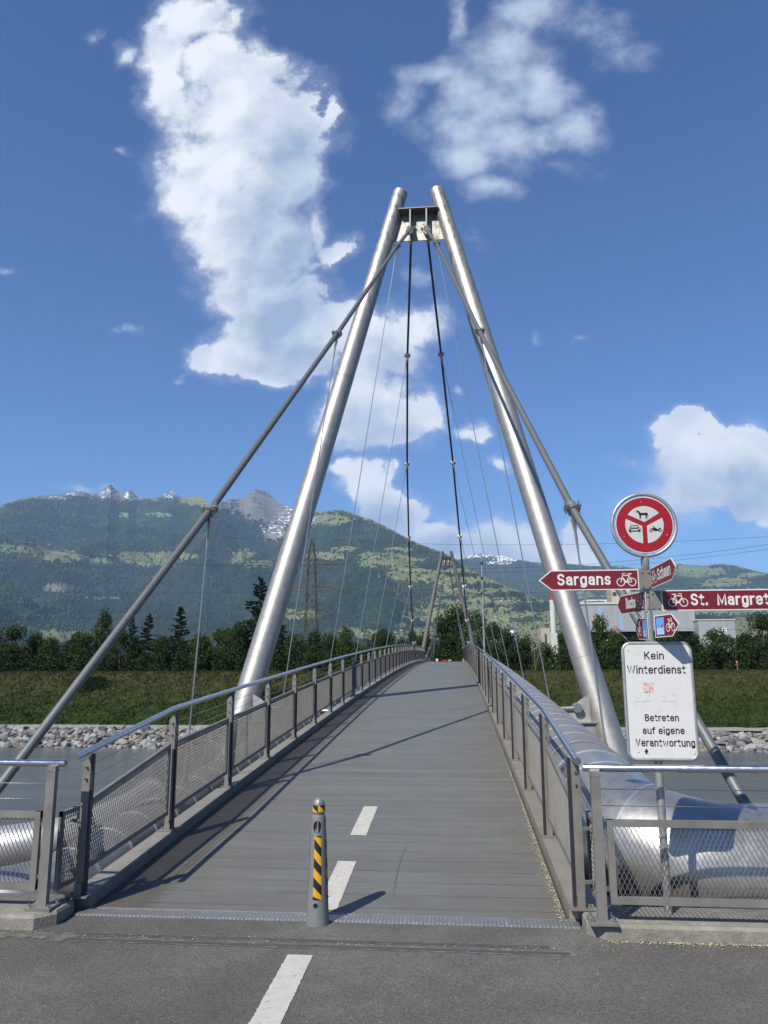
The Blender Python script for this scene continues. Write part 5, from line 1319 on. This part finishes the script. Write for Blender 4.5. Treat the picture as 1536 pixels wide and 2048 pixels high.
# conductors: left spans climb towards the left edge, right spans run to the next pylons
LW = [(-80, 1012, ptop, 4, 'topmost earth wire left of the lattice pylon'), (-80, 1058, tips[0][1], 5, 'upper conductor left of the lattice pylon'), (-80, 1068, tips[1][1], 5, 'second upper conductor left of the lattice pylon'),
      (-80, 1180, tips[2][1], 1, 'middle conductor left of the lattice pylon'), (-80, 1208, tips[4][1], 1, 'lower conductor left of the lattice pylon'), (-80, 1236, tips[4][1]+Vector((2, 0, -.4)), 1, 'lowest conductor left of the lattice pylon')]
for px_, py_, tp_, sg, lb in LW: wire(at(px_, py_, 270), Vector(tp_), sg, lb)
RW = [(1620, 1068, ptop, 3, 'topmost earth wire right of the lattice pylon'), (1620, 1076, tips[1][1], 5, 'upper conductor rising to the right past the round sign'), (1620, 1086, tips[0][1], 6, 'second conductor rising to the right past the round sign'),
      (1620, 1150, tips[3][1], 3, 'middle conductor right of the lattice pylon'), (1620, 1168, tips[2][1], 3, 'second middle conductor right of the lattice pylon'), (1620, 1262, tips[5][1], 1, 'lowest conductor crossing in front of the grey hall')]
for px_, py_, tp_, sg, lb in RW: wire(at(px_, py_, 240), Vector(tp_), sg, lb)

# ------------------------------------------------------------------ mountains
def interp_px(lst):
    A = sorted([(azel(x, y)[0], azel(x, y)[1]) for x, y in lst]); A = np.array(A); return A
def val_px(lst, py=1250):
    return np.array(sorted([(azel(x, py)[0], v) for x, v in lst]))
SKY1 = interp_px([(-500,1080),(-250,1040),(-100,1020),(0,1010),(22,1003),(40,998),(70,992),(100,990),(125,989),(145,984),(160,982),(175,985),(190,988),(198,987),(206,978),(214,975),(221,968),(228,977),(240,985),(250,984),(258,978),(266,984),(276,995),(310,996),(322,993),(330,985),(345,983),(352,988),(362,996),(380,994),(402,992),(408,996),(414,1003),(424,1010),(434,1008),(448,1002),(462,998),(480,996),(494,994),(500,984),(508,979),(522,980),(536,985),(546,995),(556,1006),(570,1010),(582,1017),(600,1024),(625,1024),(655,1022),(680,1019),(700,1024),(720,1032),(745,1040),(770,1052),(795,1065),(815,1076),(840,1088),(860,1096),(880,1103),(900,1110),(912,1118),(930,1132),(950,1143),(975,1155),(1005,1169),(1040,1183),(1080,1199),(1150,1212),(1250,1222),(1400,1233),(1536,1238),(1800,1245),(2200,1255)])
R1 = val_px([(-500,8000),(0,8500),(222,9800),(345,9800),(412,7600),(470,8600),(530,8800),(600,8000),(690,6600),(830,5600),(900,5000),(1000,4500),(1100,4200),(1250,4000),(1536,3900),(2200,3800)])
SKY2 = interp_px([(700,1150),(860,1126),(905,1119),(921,1117.5),(940,1111),(959,1108),(976,1109),(1004,1112),(1027,1117.5),(1059,1123),(1100,1126),(1145,1128),(1190,1132),(1218,1133),(1245,1132),(1272,1137),(1310,1136),(1340,1129),(1354,1127),(1380,1130),(1408,1131),(1430,1128),(1455,1128),(1475,1132),(1493,1137),(1515,1142),(1536,1147),(1600,1165),(1800,1190),(2200,1230)])
ME1 = [(45,1098,62,9),(120,1112,55,13),(205,1122,30,6),(290,1118,70,14),(345,1112,60,9),(130,1270,60,12),(205,1196,40,3),(490,1108,26,10),(520,1128,32,8),(470,1122,18,8),(655,1112,40,9),(690,1098,26,6),(745,1112,26,9),(775,1118,60,12),(800,1100,36,6),(735,1130,20,5),(420,1002,60,14),(660,1040,45,12),(600,1040,30,14),(585,1228,60,10),(700,1262,30,8),(742,1268,34,10),(786,1275,20,8),
       (830,1130,60,16),(860,1150,90,22),(900,1170,100,34),(940,1200,120,44),(990,1225,130,40),(860,1225,70,18),(850,1270,60,16),(1060,1240,110,34),(1020,1280,120,24),(1150,1240,120,20),(1300,1250,140,20),(1480,1255,120,24),(800,1250,16,6),(320,1030,30,5),(250,1030,24,5),(190,1125,14,4)]
FO1 = [(830,1185,46,24),(790,1200,60,28),(930,1245,30,8),(870,1130,40,10),(1010,1190,50,5),(960,1172,60,5),(1080,1215,60,8),(1000,1262,30,5),(905,1195,30,4),(880,1212,24,4),(980,1212,20,4),(1050,1240,26,5),(760,1240,40,12),(940,1150,50,4)]
def ell(AZ, EL, lst, amp, nz):
    out = np.full(AZ.shape, -9.0)
    for x, y, rx, ry in lst:
        a0, e0 = azel(x, y); a1, _ = azel(x+rx, y); _, e1 = azel(x, y-ry)
        out = np.maximum(out, 1-np.sqrt(((AZ-a0)/(a1-a0))**2+((EL-e0)/(e1-e0))**2))
    return out+amp*nz
def mountain(name, SKY, RR, r0, na, nr, a0, a1, seed, ME, FO, ROCK, tree_line, rough, pw, V0z, snow_amt, lab_):
    az = np.linspace(a0, a1, na); t = np.linspace(0, 1, nr)
    rid = np.interp(az, RR[:, 0], RR[:, 1]); vr = np.interp(az, SKY[:, 0], SKY[:, 1])
    vr = vr+0.0011*(fbm(az*260, az*0, 4, seed)-.5)*1.2
    T = t[:, None]*np.ones((1, na)); AZ = az[None, :]*np.ones((nr, 1))
    r_ = r0+(rid[None, :]-r0)*T
    X = CP.x+np.sin(AZ)*r_; Yv = CP.y+np.cos(AZ)*r_
    v0 = (V0z-1.7)/r0
    n1 = fbm(X/1500, Yv/1500, 5, seed); n2 = fbm(X/420, Yv/420, 5, seed+7); rd = 1-np.abs(2*fbm(X/700, Yv/900, 4, seed+11)-1)
    shape = T**pw
    Vv = v0+(vr[None, :]-v0)*shape
    env = np.sin(PI*np.clip(T, 0, 1)**.8)*np.clip((1-T)*6, 0, 1)
    Z = 1.7+Vv*r_+env*rough*((n1-.5)*1.3+(rd-.7)*.9+(n2-.5)*.45)
    # back side
    k = 12; rb_ = rid[None, :]+np.linspace(60, 1800, k)[:, None]; Xb = CP.x+np.sin(az)[None, :]*rb_; Yb = CP.y+np.cos(az)[None, :]*rb_
    Zb = 1.7+(vr*rid)[None, :]-np.linspace(20, 900, k)[:, None]
    EL = (Z-1.7)/r_
    nz = fbm(X/330, Yv/330, 5, seed+20)-.5; nzf = fbm(AZ*330, EL*900, 5, seed+31)-.5; nzs = fbm(AZ*600, EL*1700, 5, seed+37)-.5
    mead = ell(AZ, EL, ME, 0.9, nzf); fo = ell(AZ, EL, FO, 1.2, nzf)
    rock = ell(AZ, EL, ROCK, 1.4, nzs)
    alp = np.clip((T-tree_line)/(1-tree_line+1e-6)+nzf*.9, 0, 1)
    nzd = fbm(AZ*1700, EL*4200, 3, seed+33)-.5
    meadow = np.clip((np.maximum(mead, -9)+.04+nzd*0.40)*9, 0, 1); meadow = meadow*(1-np.clip((fo+nzd*0.8)*8, 0, 1)); meadow = np.maximum(meadow, np.clip(alp*2-.75, 0, 1)*.55)
    rockm = np.clip((rock-.02)*6, 0, 1)
    snz = fbm(AZ*200+EL*300, EL*1000-AZ*160, 4, seed+41)
    snow = np.clip((snz-(1-snow_amt)+np.clip(rock, -1, .3)*.10)*26, 0, 1)*np.clip((rock+.05)*5, 0, 1)*(T > .72)*(ell(AZ, EL, [(522,1012,48,36)], .3, nzs) < .05)
    hedge = np.clip((fbm(AZ*420, EL*2600, 3, seed+51)-.60)*24, 0, 1)*meadow*(T < tree_line)
    meadow = meadow*(1-hedge*.8)
    fld = vnoise(AZ*90, EL*420, seed+61)
    Xa = np.concatenate([X, Xb]); Ya = np.concatenate([Yv, Yb]); Za = np.concatenate([Z, Zb])
    def ext(a): return np.concatenate([a, np.repeat(a[-1:], k, 0)]).ravel()
    n_r = nr+k; idx = np.arange(n_r*na).reshape(n_r, na); f = np.stack([idx[:-1, :-1], idx[:-1, 1:], idx[1:, 1:], idx[1:, :-1]], -1).reshape(-1, 4)
    o = npmesh(name, np.stack([Xa, Ya, Za], -1).reshape(-1, 3), f, M['mount'], smooth=True, attrs=dict(meadow=ext(meadow), rock=ext(rockm), snow=ext(snow), field=ext(fld))); tag(o, kind='structure')
    return dict(az=az, t=t, X=X, Y=Yv, Z=Z, meadow=meadow, rock=rockm, alp=alp, r=r_)
def mount_mat():
    m = bpy.data.materials.new('mountain_slope'); m.use_nodes = True; t = NT(m.node_tree); t.N.clear()
    b = t.n('ShaderNodeBsdfPrincipled'); o = t.n('ShaderNodeOutputMaterial'); t.L.new(b.outputs[0], o.inputs[0])
    g = t.n('ShaderNodeNewGeometry').outputs['Position']
    def A(nm): q = t.n('ShaderNodeAttribute'); q.attribute_name = nm; return q.outputs['Fac']
    nf = t.noise(g, 0.030, 6, .7); nb = t.noise(g, 0.0016, 5, .6)
    forest = t.mix(t.map(nb, .35, .65), (0.016, 0.034, 0.018), (0.034, 0.056, 0.024)); forest = t.mul(forest, t.map(nf, .3, .7, .4, 1.4))
    md_ = t.mix(A('field'), (0.12, 0.16, 0.055), (0.20, 0.20, 0.095)); md_ = t.mul(md_, t.map(t.noise(g, 0.012, 5, .65), .3, .7, .75, 1.2))
    rk_ = t.mix(t.map(t.noise(t.vec('MULTIPLY', g, (1, 1, 2.5)), 0.008, 8, .75), .38, .62), (0.10, 0.098, 0.095), (0.24, 0.23, 0.215))
    mf = t.map(t.math('ADD', A('meadow'), t.math('MULTIPLY', t.math('SUBTRACT', nf, .5), .8)), .42, .55)
    c = t.mix(mf, t.mul(forest, 0.75), t.mul(md_, 1.12))
    rf_ = t.map(t.math('ADD', A('rock'), t.math('MULTIPLY', t.math('SUBTRACT', nf, .5), .9)), .42, .6); c = t.mix(rf_, c, rk_)
    sf = t.map(t.math('ADD', A('snow'), t.math('MULTIPLY', t.math('SUBTRACT', nf, .5), .8)), .45, .6); c = t.mix(sf, c, (0.80, 0.82, 0.86))
    t.put(b.inputs['Base Color'], t.mul(c, 0.72)); b.inputs['Roughness'].default_value = 0.95; b.inputs['Specular IOR Level'].default_value = 0.1
    bn = t.n('ShaderNodeBump'); bn.inputs['Distance'].default_value = 26; bn.inputs['Strength'].default_value = .8
    t.put(bn.inputs['Height'], t.noise(g, 0.022, 6, .7)); t.L.new(bn.outputs[0], b.inputs['Normal']); return m
M['mount'] = mount_mat()
ROCK1 = [(215,985,55,14),(150,985,40,7),(90,993,50,5),(258,990,40,12),(342,989,28,8),(450,1003,45,9),(525,1010,70,34),(560,1030,60,22),(600,1040,40,12),(440,1012,26,8),(548,1062,30,22),(120,1176,40,8)]
m1 = mountain('mountain_range', SKY1, R1, 2300, 1300, 330, azel(-420, 1250)[0], azel(2000, 1250)[0], 3, ME1, FO1, ROCK1, 0.955, 400, 1.25, -3.3, 0.345, '')
ME2 = [(1400,1145,60,10),(1380,1135,30,6),(1450,1165,50,10),(1330,1140,30,4),(1490,1190,70,14),(1420,1185,40,8),(1500,1150,30,5),(1450,1215,120,14),(1250,1190,50,7),(1150,1190,40,8)]
ROCK2 = [(940,1113,26,4),(985,1112,30,5),(1015,1117,30,7),(1000,1125,24,4)]
R2_ = val_px([(700,11500),(1100,11500),(1300,9500),(2200,9000)])
m2 = mountain('distant_mountain', SKY2, R2_, 5200, 560, 130, azel(690, 1250)[0], azel(2050, 1250)[0], 13, ME2, [], ROCK2, 0.93, 160, 1.0, 60, 0.52, '')
# forest canopy on the slopes (uncountable crowns)
def canopy(mm, N, seed, sz, name, label):
    r = np.random.RandomState(seed); nr, na = mm['X'].shape
    ti = r.uniform(0.0, .97, N)*(nr-1); ai = r.uniform(0, 1, N)*(na-2)
    i0 = ti.astype(int); j0 = ai.astype(int); ft = ti-i0; fa = ai-j0
    def bi(a): return a[i0, j0]*(1-ft)*(1-fa)+a[i0+1, j0]*ft*(1-fa)+a[i0, j0+1]*(1-ft)*fa+a[i0+1, j0+1]*ft*fa
    me_, rk_ = bi(mm['meadow']), bi(mm['rock']); keep = (me_ < .42) & (rk_ < .35); 
    keep |= (me_ < .99) & (rk_ < .3) & (r.uniform(0, 1, N) < .015)
    X, Yv, Z, R_ = bi(mm['X'])[keep], bi(mm['Y'])[keep], bi(mm['Z'])[keep], bi(mm['r'])[keep]; n = len(X)
    s = np.clip(R_*sz, 6, 22)*r.uniform(.6, 1.25, n); h = s*r.uniform(.7, 1.5, n)
    a = r.uniform(0, 2*PI, n)
    base = []
    for k in range(4):
        base.append(np.stack([X+np.cos(a+k*PI/2)*s, Yv+np.sin(a+k*PI/2)*s, Z-h*.15], -1))
    top = np.stack([X, Yv, Z+h*1.05], -1)
    mid = [np.stack([X+np.cos(a+k*PI/2+PI/4)*s*.72, Yv+np.sin(a+k*PI/2+PI/4)*s*.72, Z+h*.55], -1) for k in range(4)]
    v = np.stack(base+mid+[top], 1).reshape(-1, 3); o_ = np.arange(n)[:, None]*9
    F = []
    for k in range(4):
        j = (k+1) % 4; F += [(k, j, 4+k), (4+k, j, 4+j), (4+k, 4+j, 8)]
    f = (o_[:, :, None]+np.array(F)[None]).reshape(-1, 3)
    o = npmesh(name, v, f, 'canopy', smooth=True); tag(o, label, 'forest', kind='stuff')
def canopy_mat():
    def ex(t, g, c, b):
        r = t.n('ShaderNodeNewGeometry').outputs['Random Per Island']; nb = t.noise(g, 0.0022, 5, .65)
        c = t.mix(t.map(nb, .42, .58), c, (0.040, 0.062, 0.024)); return t.mul(c, t.map(r, 0, 1, .45, 1.5))
    return mat('forest_canopy', (0.015, 0.029, 0.014), 0.9, var=.2, vs=.002, extra=ex, spec=.1)
M['canopy'] = canopy_mat()
canopy(m1, 105000, 5, .0021, 'mountain_forest', 'dark green forest covering the lower slopes of the mountain range')
canopy(m2, 14000, 6, .0018, 'distant_forest', 'bluish forest on the distant mountain at right')
# houses scattered on the meadows
def ground_at(mm, px_, py_):
    a, e = azel(px_, py_); j = int(np.clip(np.searchsorted(mm['az'], a), 1, len(mm['az'])-2)); El = (mm['Z'][:, j]-1.7)/mm['r'][:, j]
    i = int(np.argmax(np.maximum.accumulate(El) >= e)); i = max(2, i); return Vector((mm['X'][i, j], mm['Y'][i, j], mm['Z'][i, j])), mm['r'][i, j]
HO = [(7,1088,9),(20,1087,7),(58,1085,8),(98,1090,7),(218,1113,9),(290,1105,6),(885,1137,7),(915,1189,8),(965,1160,6),(1002,1203,9),(1018,1201,9),(1027,1200,8),(1036,1236,11),(1045,1234,8),(840,1240,9),(830,1237,9),(822,1238,7),(990,1233,7),(1046,1257,8),(590,1234,8),(594,1234,8),(580,1233,6),(790,1265,12),(803,1264,9),(845,1242,7),(1395,1205,8),(1425,1203,8),(1440,1212,9),(1470,1206,8),(1490,1215,9),(1452,1228,9),(1500,1226,7),(122,1037,8)]
hm = None
for i, (x, y_, w_) in enumerate(HO):
    p, rr2 = ground_at(m1 if not (1380 < x < 1536 and y_ < 1218) else m2, x, y_+1)
    if hm is None:
        gb = MB(); gb.box((0, 0, .3), (1, .7, .7)); gr = MB(); gr.add([(-.56, -.42, .6), (.56, -.42, .6), (.56, .42, .6), (-.56, .42, .6), (-.56, 0, .98), (.56, 0, .98)], [(0, 1, 5, 4), (2, 3, 4, 5), (0, 4, 3), (1, 2, 5), (3, 2, 1, 0)])
        ow = gb.build('wall', 'wallw'); hm = ow.data; bpy.data.objects.remove(ow); orr = gr.build('roof', 'roof'); hr = orr.data; bpy.data.objects.remove(orr)
        gr2 = hr.copy(); gr2.materials.clear(); gr2.materials.append(M['roofd'])
    s_ = w_*.5*rr2/FPX
    e = thing('farmhouse', p, 'tiny white house with pitched roof on the mountain meadows', 'house', 'farmhouses scattered over the mountain meadows')
    e.matrix_basis = Matrix.Translation(p) @ Matrix.Rotation(rk.uniform(-.6, .6), 4, 'Z') @ Matrix.Diagonal((s_, s_, s_*.8, 1))
    for nm, me in (('wall', hm), ('roof', hr if i % 2 else gr2)):
        o = bpy.data.objects.new(nm, me); COL.objects.link(o); o.parent = e

# ------------------------------------------------------------------ haze
g = MB(); g.box((0, 7000, 1190), (29000, 18000, 2390+10)); hz = g.build('haze', M['void']); hz.data.materials.clear()
hm_ = bpy.data.materials.new('haze_air'); hm_.use_nodes = True; t = NT(hm_.node_tree); t.N.clear()
pv = t.n('ShaderNodeVolumePrincipled'); pv.inputs['Color'].default_value = (0.42, 0.66, 1.0, 1); pv.inputs['Density'].default_value = 4.2e-5; pv.inputs['Anisotropy'].default_value = 0.0
oo = t.n('ShaderNodeOutputMaterial'); t.L.new(pv.outputs[0], oo.inputs['Volume']); hz.data.materials.append(hm_); tag(hz, 'thin bluish valley haze', 'haze', kind='stuff')
S.cycles.volume_bounces = 0; S.cycles.max_bounces = 6; S.cycles.diffuse_bounces = 2; S.cycles.glossy_bounces = 3
